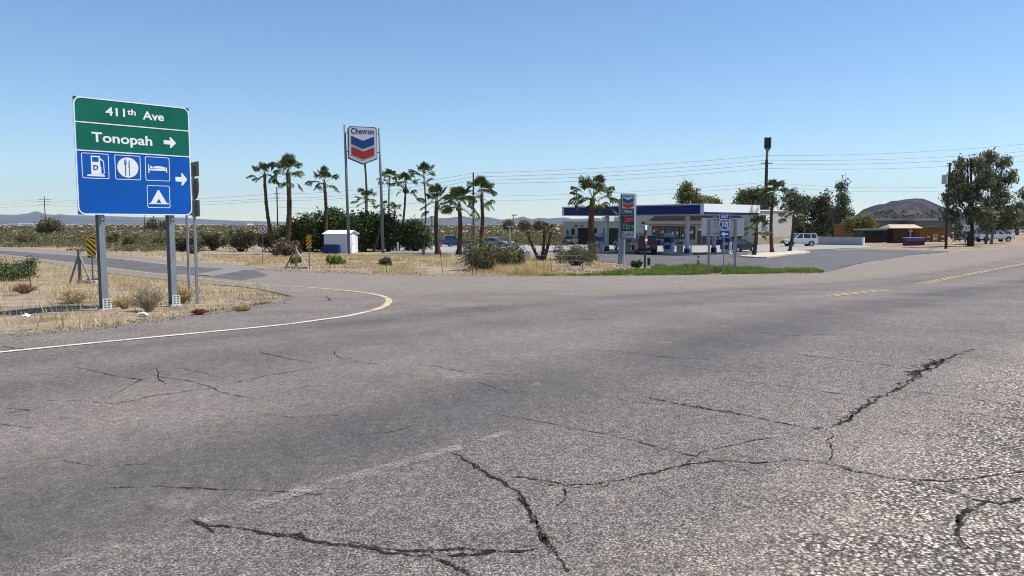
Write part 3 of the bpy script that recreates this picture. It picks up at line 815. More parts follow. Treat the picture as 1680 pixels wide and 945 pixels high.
# --- no pedestrians sign
b = G(430.5, 432.5); o = thing('pedestrian_sign', b, 'round white no pedestrians sign on a thin post below the leftmost palms', 'road sign')
zt_ = top(433, 368, b.y)-b.z
MB().tube([(0,.03,-.1),(.1,.03,zt_)], .028, 6).build('post', DSTEEL, o)
SGW = M('sign_face_white', (.72,.70,.68), .5, 0, .05, 6)
MB().prism(off(rrect(.66,.66,.2,4), .1, zt_-.34), -.006, .004, SGW).build('panel', SGW, o)
mb = MB(); ring(mb, off(circ(.29), .1, zt_-.34), off(circ(.22), .1, zt_-.34), -.011, -.004, M('sign_red', (.30,.03,.025), .5, 0, .1, 5)); mb.build('prohibition_ring', None, o)
mb = MB(); c0 = zt_-.34; mb.prism(off(circ(.035, 10), .1, c0+.14), -.011, -.005, BLACK)
for a, b_, w in (((.10,.10),(.09,-.02),.06), ((.09,-.02),(.0,-.18),.035), ((.09,-.02),(.19,-.17),.035), ((.10,.08),(.20,.0),.025), ((.10,.08),(.0,.01),.025), ((-.06,.17),(.26,-.17),.02)):
    A = Vector((a[0], a[1])); B_ = Vector((b_[0], b_[1])); d = (B_-A).normalized(); q = Vector((-d.y, d.x))*w/2
    mb.prism([(p.x, p.y+c0) for p in (A+q, A-q, B_-q, B_+q)], -.011-.0002*w*10, -.005, BLACK)
mb.build('walking_figure', BLACK, o)

# --- cattle grid wings
def wing(px, py, label, hgt, mats, w0, w1, rz, beam):
    b = G(px, py); o = thing('cattle_grid_wing', b, label, 'fence wing', 'wings of the cattle grid', rz)
    MB().box((0, 0, hgt/2-.15), (.09, .09, hgt+.3), mat=mats[0]).build('upright', mats[0], o)
    MB().tube([(0,0,hgt*.86), (w0,-.15,-.05)], .04, 6, mats[1]).build('brace', mats[1], o)
    MB().tube([(0,0,hgt*.86), (w1,.1,-.05)], .045, 6, mats[2]).build('brace', mats[2], o)
    MB().box(((w0+w1)/2, beam, .03), (abs(w1-w0)*1.05, .16, .16), mat=mats[3]).build('base_beam', mats[3], o)
    return o
PW = M('peeling_white', (.50,.47,.42), .8, 0, .2, 6, dirt=(.25,.22,.18))
wing(131.5, 465, 'dark steel cattle grid wing left of the nearer striped marker', 1.40, (DSTEEL, DSTEEL, GWOOD, PW), -.38, .48, R(-12), .35)
wing(486, 440, 'weathered wooden cattle grid wing with a white brace beside the right marker', 1.45, (GWOOD, RUST, PW, GWOOD), -.72, .78, R(-8), -.05)
# culvert below the left wing
b = G(137, 463); o = thing('culvert_headwall', b+Vector((.1,.35,.0)), 'low concrete culvert headwall under the dark cattle grid wing', 'culvert', rz=R(-18))
mb = MB(); mb.box((0, 0, -.02), (1.2, .22, .14)); mb.box((-.5, -.02, -.25), (.2, .2, .35)); mb.box((.5, -.02, -.25), (.2, .2, .35)); mb.build('wall', M('old_concrete', (.42,.38,.33), .9, 0, .15, 3, dirt=(.2,.17,.14), bump=.01), o)
MB().tube([(0, -.12, -.12), (0, .6, -.12)], .24, 14, mat=BLACK).build('pipe', BLACK, o)

# --- wire fences
def fence(label, pts, hgt, wires, mat=RUST):
    P = [G(*p) for p in pts]; b = P[0]; o = thing('wire_fence', b, label, 'fence')
    mb = MB(); tops = []
    for p in P:
        q = p-b; tl = Vector((random.uniform(-.06,.06), random.uniform(-.05,.05), 0))
        MB().tube([q+Vector((0,0,-.1)), q+tl*3+Vector((0,0,hgt*random.uniform(.8,1.08)))], .017, 5).build('post', mat, o); tops.append(q)
    for k in range(wires):
        z = hgt*(.95-.27*k); mb.tube([q+Vector((0,0,z)) for q in tops], .005, 4)
    mb.build('wire', DSTEEL, o)
fence('thin wire fence on rusty posts along the dry grass verge', [(542,446),(634,448),(727,449.5),(775,449.8)], 1.05, 3)
fence('thin wire fence on rusty posts beside the bush left of the price sign', [(880,449),(906,448.6),(957,448)], 1.05, 3)
fence('wire fence on dark stakes across the ramp at far left', [(2,402),(23,404),(47,406),(71,407.5),(95,409),(115,410.5),(140,412),(165,413.5),(191,416),(216,418.5),(241,421)], 1.1, 3)
b = G(51, 478); o = thing('fence_stake', b, 'lone rusty stake in the dry grass left of the guide sign', 'stake'); MB().tube([(0,0,-.1),(-.02,0,1.0)], .018, 5).build('shaft', RUST, o); MB().tube([(-.018,0,.95),(-.02,0,1.01)], .022, 5).build('cap', STEEL, o)

# --- tall station sign
BLUEL = M('logo_blue', (.004,.038,.19), .4, 0, .22, 1); REDL = M('logo_red', (.34,.022,.018), .4, 0, .22, 1)
BLUED = M('logo_dark_blue', (.006,.022,.13), .4, 0, .1, 1); REDD = M('logo_dark_red', (.30,.012,.015), .4, 0, .1, 1)
PANELW = M('sign_cabinet_white', (.56,.57,.59), .45, 0, .04, 1); NAVY = M('navy_paint', (.006,.018,.115), .45, 0, .06, 1)
DGREY = M('dark_grey_cabinet', (.06,.065,.075), .5, 0, .1, 2)
def logo(parent, w, ztop, y, sc=1.):
    """word on top, two V bands below, in local x,z"""
    text('lettering', 'Chevron', w*.285, BLUED, parent, (0, y-.004, ztop-.13*w*1.2), .018, w*.84)
    hw = w*.42
    def vee(z0, th, dip, ml, mr, nm):
        mb = MB(); mb.prism([(-hw, z0-th), (0, z0-dip-th), (0, z0-dip), (-hw, z0)], y-.02, y+.01, ml); mb.prism([(0, z0-dip-th), (hw, z0-th), (hw, z0), (0, z0-dip)], y-.02, y+.01, mr)
        o_ = mb.build(nm, None, parent); return o_
    vee(ztop-.325*w, .30*w, .17*w, BLUEL, BLUEL, 'blue_band'); vee(ztop-.715*w, .30*w, .17*w, REDL, REDL, 'red_band')
bc = Vector((-16.1, 84.2, H(-16.1, 84.2))); th = R(20)
o = thing('filling_station_pole_sign', bc, 'tall filling station sign with blue and red bands between two high steel poles', 'pole sign', rz=th)
SPOLE = M('tall_sign_pole', (.15,.17,.19), .5, .2, .1, 1)
for sx, zt_ in ((-1, 12.35-bc.z), (1, 12.2-bc.z)): MB().tube([(sx*1.87+.0,0,-.2),(sx*1.87-.12,0,zt_*.5),(sx*1.87-.24,0,zt_)], [.17,.15,.12], 10).build('pole', SPOLE, o, smooth=True)
w, h = 3.15, 3.45; zt_ = 12.2-bc.z; cx = -.22
cab = [(-w/2+cx, zt_-h), (cx, zt_-h-.62), (w/2+cx, zt_-h), (w/2+cx, zt_-.25), (w/2+cx-.22, zt_), (-w/2+cx+.22, zt_), (-w/2+cx, zt_-.25)]
MB().prism(cab, -.22, .22, DGREY).build('cabinet', DGREY, o)
ins = [(cx+(x-cx)*.945, (z-(zt_-h/2))*.95+zt_-h/2) for x, z in cab]
face = thing('x', (0,0,0), None, None); bpy.data.objects.remove(face)
MB().prism(ins, -.26, -.2, PANELW).build('face', PANELW, o)
tmp = bpy.data.objects.new('logo', None); 
lg = MB(); lg.box((cx, -.262, zt_-.05), (.02, .002, .02), mat=PANELW); lgo = lg.build('logo_panel', PANELW, o)
lgo.location = (0,0,0)
anchor = lgo
def logo_at(parent, cx, w, zt_, y):
    n0 = set(bpy.data.objects); logo(parent, w, zt_, y)
    for q in set(bpy.data.objects)-n0: q.location.x += cx
logo_at(o, cx, 2.95, zt_-.06, -.27)
bpy.data.objects.remove(lgo)
for sx in (-1, 1):
    for z in (zt_-.7, zt_-2.7): MB().tube([(sx*1.5+cx,0,z),(sx*1.8+cx*.6,0,z)], .05, 6).build('bracket', DSTEEL, o)

# --- price sign
b = G(1021, 433.5); th = R(12); D = b.y; sc = D/1250
o = thing('price_sign', b, 'tall price sign with lit red and green numbers beside the station forecourt', 'price sign', rz=th)
hz = top(1031, 317.5, D)-b.z; GREYP = M('grey_painted_metal', (.21,.235,.27), .5, .1, .08, 2); LG = M('light_grey_metal', (.60,.61,.62), .5, .1, .06, 2)
pw = 22*sc; x0 = (1018.5-1021)*sc; x1 = x0+pw
zz = lambda py: top(1031, py, D)-b.z
mb = MB(); mb.box((-.10, .16, (zz(326)-.1)/2), (.26, .22, zz(326)+.1)); mb.build('post', GREYP, o)
mb = MB(); mb.box((x1+.06, .12, (zz(318)+zz(391))/2), (.16, .30, zz(318)-zz(391))); mb.box((x0+.28, .12, (zz(391)-.1)/2+.0), (.12, .12, zz(391)-.06)); mb.build('side_post', LG, o)
MB().box(((x0+x1)/2, .10, (zz(317.5)+zz(391.5))/2), (pw, .26, zz(317.5)-zz(391.5)), mat=DGREY).build('cabinet', DGREY, o)
xm = (x0+x1)/2
def pan(name, ya, yb, mat, par=o, inset=.03): return MB().box((xm, -.035, (zz(ya)+zz(yb))/2), (pw-inset*2, .02, zz(ya)-zz(yb)), mat=mat).build(name, mat, par)
pan('logo_panel', 318.4, 342, PANELW)
n0 = set(bpy.data.objects); text('lettering', 'Chevron', .25, BLUED, o, (0, -.05, zz(321.6)), .03, pw*.86)
for nm, ya, mt in (('blue_band', 324.5, BLUEL), ('red_band', 332.2, REDL)):
    hw = pw*.42; z0 = zz(ya); t_ = .28; dp = .16
    mb = MB(); mb.prism([(-hw, z0-t_), (0, z0-dp-t_), (hw, z0-t_), (hw, z0), (0, z0-dp), (-hw, z0)], -.06, -.03, mt); mb.build(nm, mt, o)
for q in set(bpy.data.objects)-n0: q.location.x += xm
VL = M('sign_panel_blue', (.02,.035,.14), .4, 0, .06, 3)
for nm, txt, ya, yb in (('name_panel', 'Village', 344.5, 350), ('products_panel', 'Cold Drinks', 379.5, 384.7), ('products_panel', 'Groceries', 385.8, 391)):
    p = pan(nm, ya, yb, VL); mb = MB()
    ring(mb, off(rrect(pw-.05, zz(ya)-zz(yb)-.01, .02, 1), xm, (zz(ya)+zz(yb))/2), off(rrect(pw-.08, zz(ya)-zz(yb)-.04, .01, 1), xm, (zz(ya)+zz(yb))/2), -.052, -.04, PANELW); mb.build('panel_border', PANELW, p)
    text('lettering', txt, .19, PANELW, p, (xm, -.048, (zz(ya)+zz(yb))/2+.01), .02, pw*(.62 if txt == 'Village' else .82))
pan('price_screen', 351, 378.5, M('price_screen_black', (.008,.012,.03), .3, 0, .1, 3))
LEDR = M('red_led', (.9,.02,.04), .5, 0, 0, 1, emit=.3); LEDG = M('green_led', (.10,.42,.12), .5, 0, 0, 1, emit=.16)
text('price_digits', '3.29 9', .40, LEDR, o, (xm+.05, -.05, zz(360.8)), .0, pw*.62); text('price_digits', '3.25 9', .42, LEDG, o, (xm, -.05, zz(372.8)), -.01, pw*.80)
text('grade_lettering', 'Regular Unleaded', .09, PANELW, o, (xm, -.048, zz(354)), .0, pw*.8); text('grade_lettering', 'Diesel', .09, PANELW, o, (xm-.2, -.048, zz(367.5)), .0, pw*.3)

# --- interstate reassurance assembly and the sign seen from behind
b = G(1187, 449.3); D = b.y; o = thing('interstate_sign', b, 'blue East 10 shield sign with a left arrow on a single post', 'road sign', rz=R(4))
zz = lambda py: top(1187, py, D)-b.z
MB().tube([(0,.03,-.1),(0,.03,zz(352))], .035, 8).build('post', POSTM, o)
SB2 = M('route_blue', (.012,.05,.30), .42, 0, .06, 4); SR = M('route_red', (.42,.05,.045), .42, 0, .06, 4)
mb = MB(); ring(mb, off(rrect(.62,.30,.03,2), 0, zz(355.2)), off(rrect(.59,.27,.02,2), 0, zz(355.2)), -.012, .002, SIGNW); q = MB().box((0, 0, zz(355.2)), (.60, .008, .28), mat=SB2).build('direction_plate', SB2, o); mb.build('border', SIGNW, q)
text('direction_lettering', 'EAST', .25, SIGNW, q, (0, -.006, zz(355.2)), .02, .44)
mb = MB(); mb.prism(off(shield(.62, .60), 0, zz(368.2)), -.003, .004, SIGNW); q = mb.build('shield', SIGNW, o)
mb = MB(); sp = [(x, z) for x, z in shield(.57, .55) if z < .12]; sp = [p for p in sp]; 
mb.prism(off([(-.013,-.272),(.013,-.272),(.11,-.235),(.21,-.15),(.265,-.03),(.272,.09),(-.272,.09),(-.265,-.03),(-.21,-.15),(-.11,-.235)], 0, zz(368.2)), -.007, -.002, SB2); mb.build('shield_field', SB2, q)
mb = MB(); mb.prism(off([(-.268,.115),(.268,.115),(.235,.262),(.11,.235),(0,.262),(-.11,.235),(-.235,.262)], 0, zz(368.2)), -.007, -.002, SR); mb.build('shield_crown', SR, q)
text('route_lettering', 'INTERSTATE', .07, SIGNW, q, (0, -.009, zz(368.2)+.175), .01, .40)
text('route_number', '10', .33, SIGNW, q, (0, -.009, zz(368.2)-.05), .03, .32)
mb = MB(); q = MB().box((0, 0, zz(384)), (.62, .008, .42), mat=SB2).build('arrow_plate', SB2, o); ring(mb, off(rrect(.62,.42,.03,2), 0, zz(384)), off(rrect(.59,.39,.02,2), 0, zz(384)), -.010, -.003, SIGNW)
mb.prism(off(arrow(.42, .24, -1), 0, zz(384)), -.010, -.003, SIGNW); mb.build('arrow', SIGNW, q)
b = G(1188.5, 449.5); b.y += .6; D = b.y
o = thing('rear_facing_sign', (b.x, b.y, H(b.x, b.y)), 'pale back of a wide sign on two posts behind the East 10 shield', 'road sign', rz=R(3))
zz = lambda py: top(1188, py, D)-b.z; s_ = D/1250
MB().box(((1190-1188.5)*s_, .08, (zz(357.3)+zz(387))/2), (71.5*s_, .012, zz(357.3)-zz(387)), mat=ALU).build('panel', ALU, o)
MB().box(((1190-1188.5)*s_, .069, (zz(358)+zz(386))/2), (.008, .004, zz(358)-zz(386)), mat=DSTEEL).build('seam', DSTEEL, o)
for px in (1166.6, 1210.6): MB().box(((px-1188.5)*s_, 0, zz(359)/2-.1), (.11, .09, zz(359)+.2)).build('post', POSTM, o, bevel=.008)
for py in (359.5, 382.8): MB().box(((1190-1188.5)*s_, .055, zz(py)), (51*s_, .028, .045)).build('crossbar', POSTM, o)

# --- small posts
b = G(1059, 443.5); D = b.y; o = thing('stop_sign', b, 'dark post with an edge-on red and white sign in front of the forecourt', 'road sign', rz=R(63)); zz = lambda py: top(1059, py, D)-b.z
MB().box((0, .04, zz(371)/2-.1), (.09, .09, zz(371)+.2)).build('post', BLACK, o)
mb = MB(); mb.prism(off([(.3*math.cos(R(22.5+45*k)), .3*math.sin(R(22.5+45*k))) for k in range(8)], 0, zz(394)), -.02, .0, REDL); mb.build('panel', REDL, o)
MB().box((0, 0, zz(373)), (.42, .012, .30), mat=WHITE).build('top_plate', WHITE, o)
MB().box((0, -.02, zz(394)), (.44, .004, .10), mat=WHITE).build('legend', WHITE, o)
b = G(1064.5, 435.5); o = thing('bollard', b, 'short black bollard right of the dark post by the forecourt', 'bollard'); MB().tube([(0,0,-.1),(0,0,.5)], .11, 10, BLACK).build('shaft', BLACK, o); MB().tube([(0,0,.5),(0,0,.54)], .12, 10).build('cap', DSTEEL, o)
b = G(1145, 447.5); o = thing('delineator', b, 'slim teal delineator post in the green weeds', 'road marker'); MB().box((0,0,.5),(.03,.03,1.0)).build('post', DSTEEL, o)
TEAL = M('teal_plastic', (.02,.20,.17), .5, 0, .1, 4); MB().box((0,-.02,.72),(.11,.012,.52),mat=TEAL).build('panel', TEAL, o); MB().box((0,-.027,.78),(.08,.004,.12),mat=SIGNW).build('reflector', SIGNW, o)

# --- shed, blue cage, cabinet
b = G(532, 414.5); D = b.y; o = thing('shed', b, 'small white gabled shed between the tall sign pole and the oleander hedge', 'shed', rz=R(-18))
SHW = M('shed_white', (.62,.66,.70), .6, 0, .05, 1.5, dirt=(.5,.5,.48)); L, Wd, hh = 3.15, 2.1, 2.15
gable = [(0, -.1), (Wd, -.1), (Wd, hh), (Wd/2, hh+.28), (0, hh)]
mb = MB(); xf = Matrix.Rotation(PI/2, 4, 'Z'); mb.prism(gable, -L, 0, SHW, xf)   # local x->y
mb.build('wall', SHW, o)
mb = MB()
for s_, y0, y1 in ((1, -.18, Wd/2), (1, Wd+.18, Wd/2)):
    z0 = hh-.09 
    mb.add([(-.15, y0, z0+.02), (L+.18, y0, z0+.02), (L+.18, y1, hh+.33), (-.15, y1, hh+.33), (-.15, y0, z0+.09), (L+.18, y0, z0+.09), (L+.18, y1, hh+.40), (-.15, y1, hh+.40)], [(0,1,2,3),(4,7,6,5),(0,4,5,1),(1,5,6,2),(2,6,7,3),(3,7,4,0)], WHITE)
mb.build('roof', WHITE, o)
dr = MB().box((L+.02, Wd*.5, .95), (.04, .85, 1.95), mat=WHITE).build('door', WHITE, o); MB().box((L+.05, Wd*.5-.3, 1.0), (.04, .04, .14), mat=DSTEEL).build('handle', DSTEEL, dr)
b = G(530.5, 416.2); o = thing('gas_bottle_cage', b, 'dark blue mesh gas bottle cage in front of the white shed', 'cage', rz=R(-14))
CB = M('cage_blue', (.012,.025,.16), .5, 0, .15, 3); mb = MB()
for k in range(5): mb.box((k*.45, 0, .5), (.05, .05, 1.02))
for z in (.02, .5, 1.0): mb.box((.9, -.004, z), (1.85, .05, .05))
mb.build('frame', M('cage_frame_blue', (.02,.03,.10), .5), o)
MB().box((.9, .32, .5), (1.8, .55, .94), mat=CB).build('body', CB, o)
for k in range(4):
    for z in (.26, .75): MB().box((.225+k*.45, .03, z), (.36, .03, .38), mat=CB).build('door', CB, o)
b = G(591.5, 412); o = thing('utility_cabinet', b, 'tall beige cabinet against the right end of the white shed', 'cabinet', rz=R(-18)); BE = M('beige_paint', (.46,.40,.31), .7)
MB().box((0, .5, .85), (.55, .9, 1.75), mat=BE).build('body', BE, o); MB().box((0,.5,1.75),(.62,.98,.05),mat=WHITE).build('lid', WHITE, o); MB().box((.285,.5,.85),(.02,.75,1.5),mat=BE).build('door', BE, o)

# ================================================================== FILLING STATION
TB = R(-48.2)
CA = Vector((19.0, 76.0)); U = Vector((-.667, .745)); Vv = Vector((.745, .667))
gz = H(16, 84)
cn = thing('forecourt_canopy', (CA.x, CA.y, gz), 'long flat filling station canopy with a blue fascia and a white right end', 'canopy', rz=TB)
zc0, zc1 = 2.64-gz, 3.69-gz; LL, WW = 19.6, 10.4
SOF = M('canopy_soffit', (.50,.49,.47), .6, 0, .05, .5); TRIM = M('canopy_trim', (.52,.54,.58), .5, 0, .04, 1)
CBL = M('fascia_blue', (.002,.010,.105), .5, 0, .05, .6, .3); BRW = M('bright_white_fascia', (.84,.84,.83), .5, 0, .02, .6)
MB().box((-LL/2, WW/2, (zc0+zc1)/2), (LL-.3, WW-.3, zc1-zc0-.1), mat=SOF).build('soffit', SOF, cn)
mb = MB(); mb.box((-LL/2, .0, (zc0+zc1)/2-.06), (LL-.7, .10, zc1-zc0-.14)); mb.build('blue_fascia', CBL, cn)
mb = MB(); mb.box((-LL/2, WW, (zc0+zc1)/2-.06), (LL-.7, .10, zc1-zc0-.14)); mb.build('rear_fascia', CBL, cn)
mb = MB(); mb.box((-LL/2, .02, zc1-.06), (LL, .16, .13)); mb.box((-LL/2, WW-.02, zc1-.06), (LL, .16, .13)); mb.box((-LL+.05, WW/2, (zc0+zc1)/2), (.12, WW-.2, zc1-zc0-.02))
for x in (-LL+.17, -.17): mb.box((x, .02, (zc0+zc1)/2-.06), (.35, .13, zc1-zc0-.12)); mb.box((x, WW-.02, (zc0+zc1)/2-.06), (.35, .13, zc1-zc0-.12))
mb.build('trim', TRIM, cn)
MB().box((.045, WW/2, (zc0+zc1)/2+.11), (.10, WW+.1, zc1-zc0-.22), mat=BRW).build('white_fascia', BRW, cn)
MB().box((.04, WW/2, zc0+.11), (.08, WW-.3, .215), mat=CBL).build('blue_strip', CBL, cn)
COLM = M('canopy_column', (.42,.44,.47), .5, .05, .08, 2)
for x, y in ((-3, 1.6), (-14, 1.6), (-3, 6.5), (-14, 6.5)):
    p = MB().box((x, y, zc0/2-.1), (.34, .34, zc0+.2), mat=COLM).build('column', COLM, cn)
    MB().box((x, y, .35), (.44, .44, .7), mat=CBL).build('column_guard', CBL, p)
mb = MB()
for x in (-3, -8.5, -14):
    for y in (2.6, 7.6): MB().box((x, y, zc0+.03), (.6, .6, .05), mat=WHITE).build('light_fitting', WHITE, cn)
def cw(x, y, z=0):   # canopy frame -> world point on the forecourt
    p = CA + Vector((math.cos(TB)*x-math.sin(TB)*y, math.sin(TB)*x+math.cos(TB)*y)); return Vector((p.x, p.y, H(p.x, p.y)+z))
# pump islands and pumps
KERB = M('kerb_concrete', (.55,.53,.48), .9, 0, .1, 2, dirt=(.35,.32,.28))
isl = None
for i, (x, y, lab) in enumerate(((-15, 1.6, 'kerbed pump island nearest the big palm at the left end of the forecourt'), (-4.2, 1.6, 'kerbed pump island near the front right canopy column'), (-14, 6.5, 'kerbed pump island behind the price sign'), (-2.4, 6.5, 'kerbed pump island beside the dark saloon'))):
    o = tag(MB().box((0, 0, .04), (3.4, 1.0, .22), mat=KERB).build('pump_island', KERB, bevel=.04), lab, 'kerb', 'pump islands under the canopy'); o.location = cw(x, y); o.rotation_euler = (0, 0, TB)
PBL = M('pump_blue', (.03,.07,.22), .4, 0, .1, 3); PGR = M('pump_grey', (.30,.32,.34), .45, .1, .08, 3)
pu = thing('fuel_pump', cw(-15.2, 1.6, .15), 'fuel pump behind the big palm at the left end of the canopy', 'fuel pump', 'fuel pumps under the canopy', TB)
MB().box((0,0,.55),(1.0,.55,1.1),mat=PANELW).build('body', PANELW, pu, bevel=.03)
q = MB().box((0,0,1.38),(1.0,.5,.56),mat=PBL).build('head', PBL, pu, bevel=.02); MB().box((0,-.26,1.40),(.5,.02,.3),mat=BLACK).build('screen', BLACK, q); MB().box((0,.26,1.40),(.5,.02,.3),mat=BLACK).build('screen', BLACK, q)
MB().box((0,0,1.88),(1.06,.42,.34),mat=PGR).build('topper', PGR, pu, bevel=.02)
MB().box((0,-.285,.62),(.7,.02,.42),mat=PBL).build('lower_panel', PBL, pu)
for sx in (-1, 1):
    for sy in (-1, 1): q = MB().tube([(sx*.4,sy*.27,1.15),(sx*.52,sy*.42,.75),(sx*.5,sy*.36,.35),(sx*.42,sy*.3,.95)], .022, 5, BLACK).build('hose', BLACK, pu); MB().box((sx*.42,sy*.31,1.0),(.07,.08,.22),mat=BLACK).build('nozzle', BLACK, q)
dup(pu, cw(-5.3, 1.6, .15), TB, 'fuel pump in front of the dark truck near the front right column')
dup(pu, cw(-13.0, 6.5, .15), TB, 'fuel pump just right of the price sign under the canopy')
dup(pu, cw(-1.4, 6.5, .15), TB, 'fuel pump at the right end of the canopy beside the dark saloon')
# bins and bollards
BIN = M('bin_tan', (.36,.31,.25), .7, 0, .1, 3)
def binn(loc, lab):
    o = thing('litter_bin', loc, lab, 'litter bin', 'litter bins on the pump islands', TB); MB().box((0,0,.5),(.5,.5,1.0),mat=BIN).build('body', BIN, o, bevel=.03); q = MB().box((0,0,1.1),(.54,.54,.2),mat=BLACK).build('lid', BLACK, o, bevel=.03); MB().box((0,-.275,1.1),(.3,.012,.1),mat=PGR).build('flap', PGR, q)
binn(cw(-3.9, 1.6, .15), 'square tan litter bin beside the front right canopy column'); binn(cw(-14.9, 6.5, .15), 'square tan litter bin behind the price sign')
b0 = None
for i, (x, y, lab) in enumerate(((-7.2,-.1,'white bollard left of the dark truck at the pump'), (-6.6, 3.0, 'white bollard between the rear of the dark truck and the pumps'), (-2.0, .9, 'white bollard right of the front right canopy column'), (-.2, 6.0, 'white bollard by the rear right canopy column'))):
    if b0 is None:
        b0 = thing('bollard', cw(x, y), lab, 'bollard', 'white bollards on the forecourt'); MB().tube([(0,0,-.1),(0,0,1.05)], .09, 12, PANELW).build('shaft', PANELW, b0); MB().tube([(0,0,1.05),(0,0,1.1)], [.09,.03], 12).build('cap', PANELW, b0)
    else: dup(b0, cw(x, y), 0, lab)

# --- shop building
P0 = Vector((38.0, 118.0)); gz = H(38, 118)
sh = thing('filling_station_shop', (P0.x, P0.y, gz), 'low cream shop building with a brown awning and a garage wing behind the canopy', 'building', rz=TB)
STUC = M('cream_stucco', (.42,.395,.36), .9, 0, .05, .8, .2, dirt=(.45,.42,.38)); TAN = M('tan_stucco', (.36,.27,.19), .9, 0, .08, .8, .2)
hs = 3.72-gz; dp = 10.5
MB().box((-12.5, dp/2, hs/2-.4), (25, dp, hs+.8), mat=STUC).build('wall', STUC, sh)
mb = MB(); mb.box((-12.5, 0, hs+.05), (25.2, .3, .16)); mb.box((-12.5, dp, hs+.05), (25.2, .3, .16)); mb.box((0, dp/2, hs+.05), (.3, dp-.3, .16)); mb.box((-25, dp/2, hs+.05), (.3, dp-.3, .16)); mb.build('parapet', WHITE, sh)
MB().box((.03, dp/2, .25), (.06, dp+.02, 1.8), mat=TAN).build('tan_band', TAN, sh)
DARKW = M('shop_window_dark', (.02,.022,.025), .12, 0, .2, 1, .6)
for k, (xa, xb) in enumerate(((-20.2,-17.6),(-17.2,-14.6),(-14.2,-11.6),(-8.6,-6.0),(-5.6,-3.0))):
    xm = (xa+xb)/2; q = MB().box((xm, -.02, 1.75), (xb-xa+.3, .06, 2.2), mat=DARKW).build('window', DARKW, sh)
    mb = MB()
    for z in (.72, 2.78): mb.box((xm, -.06, z), (xb-xa+.1, .08, .08))
    for x in (xa, xm, xb): mb.box((x, -.065, 1.75), (.08, .085, 1.98))
    mb.build('frame', BLACK, q)
    rg = random.Random(k)
    for j in range(5):
        pc = [(.55,.60,.60),(.10,.22,.42),(.45,.08,.06),(.62,.60,.52),(.08,.30,.25)][rg.randrange(5)]
        mt = M('poster_%s' % ('pale','blue','red','cream','green')[[(.55,.60,.60),(.10,.22,.42),(.45,.08,.06),(.62,.60,.52),(.08,.30,.25)].index(pc)], pc, .5, 0, .25, 8)
        MB().box((xa+.35+j*.47, -.115, 1.2+rg.uniform(0, 1.1)), (.36, .01, rg.uniform(.3, .6)), mat=mt).build('poster', mt, q)
q = MB().box((-10.1, -.02, 1.35), (1.9, .06, 2.7), mat=DARKW).build('door', DARKW, sh); mb = MB(); 
for x in (-11.05, -10.1, -9.15): mb.box((x, -.06, 1.35), (.09, .08, 2.68))
mb.box((-10.1, -.062, 2.72), (2.0, .085, .1)); mb.build('frame', ALU, q); MB().box((-10.1, -.06, 2.35), (1.6, .03, .4), mat=PANELW).build('poster', PANELW, q)
BRN = M('awning_brown', (.13,.095,.07), .85, 0, .15, 1.5)
mb = MB(); xa, xb = -20.5, -2.5
mb.add([(xa-.3,-1.5,3.25),(xb+.3,-1.5,3.25),(xb-.6,-.02,4.55),(xa+.6,-.02,4.55),(xa-.3,-1.5,3.12),(xb+.3,-1.5,3.12),(xb+.3,-.02,3.12),(xa-.3,-.02,3.12)], [(0,1,2,3),(4,5,1,0),(5,6,2,1),(7,4,0,3),(7,6,5,4)], BRN); mb.build('awning', BRN, sh)
MB().box((-22.3, -.12, 3.4), (.5, .25, .35), mat=BLACK).build('wall_lamp', BLACK, sh)
# end wall sign: white box with an eight-sided emblem
q = MB().box((.22, 2.3, 3.95), (.35, 1.7, 1.35), mat=DSTEEL).build('wall_sign', DSTEEL, sh); MB().box((.41, 2.3, 4.0), (.04, 1.5, 1.15), mat=SGW).build('sign_face', SGW, q)
mb = MB(); n = 8; A_ = [(.45*math.cos(R(22.5+45*k)), .32*math.sin(R(22.5+45*k))) for k in range(8)]; vs = [(.445, 2.3+a, 4.0+c_) for a, c_ in A_]+[(.445, 2.3+a*.72, 4.0+c_*.72) for a, c_ in A_]
mb.add(vs, [(k, (k+1) % 8, 8+(k+1) % 8, 8+k) for k in range(8)], DGREY); mb.build('emblem', DGREY, q)
MB().box((.18, 2.3, 2.95), (.12, 1.1, .3), mat=SGW).build('lower_plate', SGW, q)
# merchandise along the front
for x, lab, mt, w in ((-19.2,'blue ice chest against the shop front', PBL, 1.6), (-16.0,'low white ice box against the shop front', PANELW, 2.2), (-6.8,'stacked blue bottle rack against the shop front right of the door', CBL, 2.2)):
    p = P0+Vector((math.cos(TB)*x-math.sin(TB)*(-.7), math.sin(TB)*x+math.cos(TB)*(-.7))); o = thing('ice_box' if 'rack' not in lab else 'bottle_rack', (p.x, p.y, H(p.x, p.y)), lab, 'ice box' if 'rack' not in lab else 'rack', rz=TB)
    MB().box((0,0,.5),(w,.7,.9),mat=mt).build('body', mt, o, bevel=.03); MB().box((0,0,1.0),(w+.04,.74,.1),mat=PANELW).build('lid', PANELW, o)
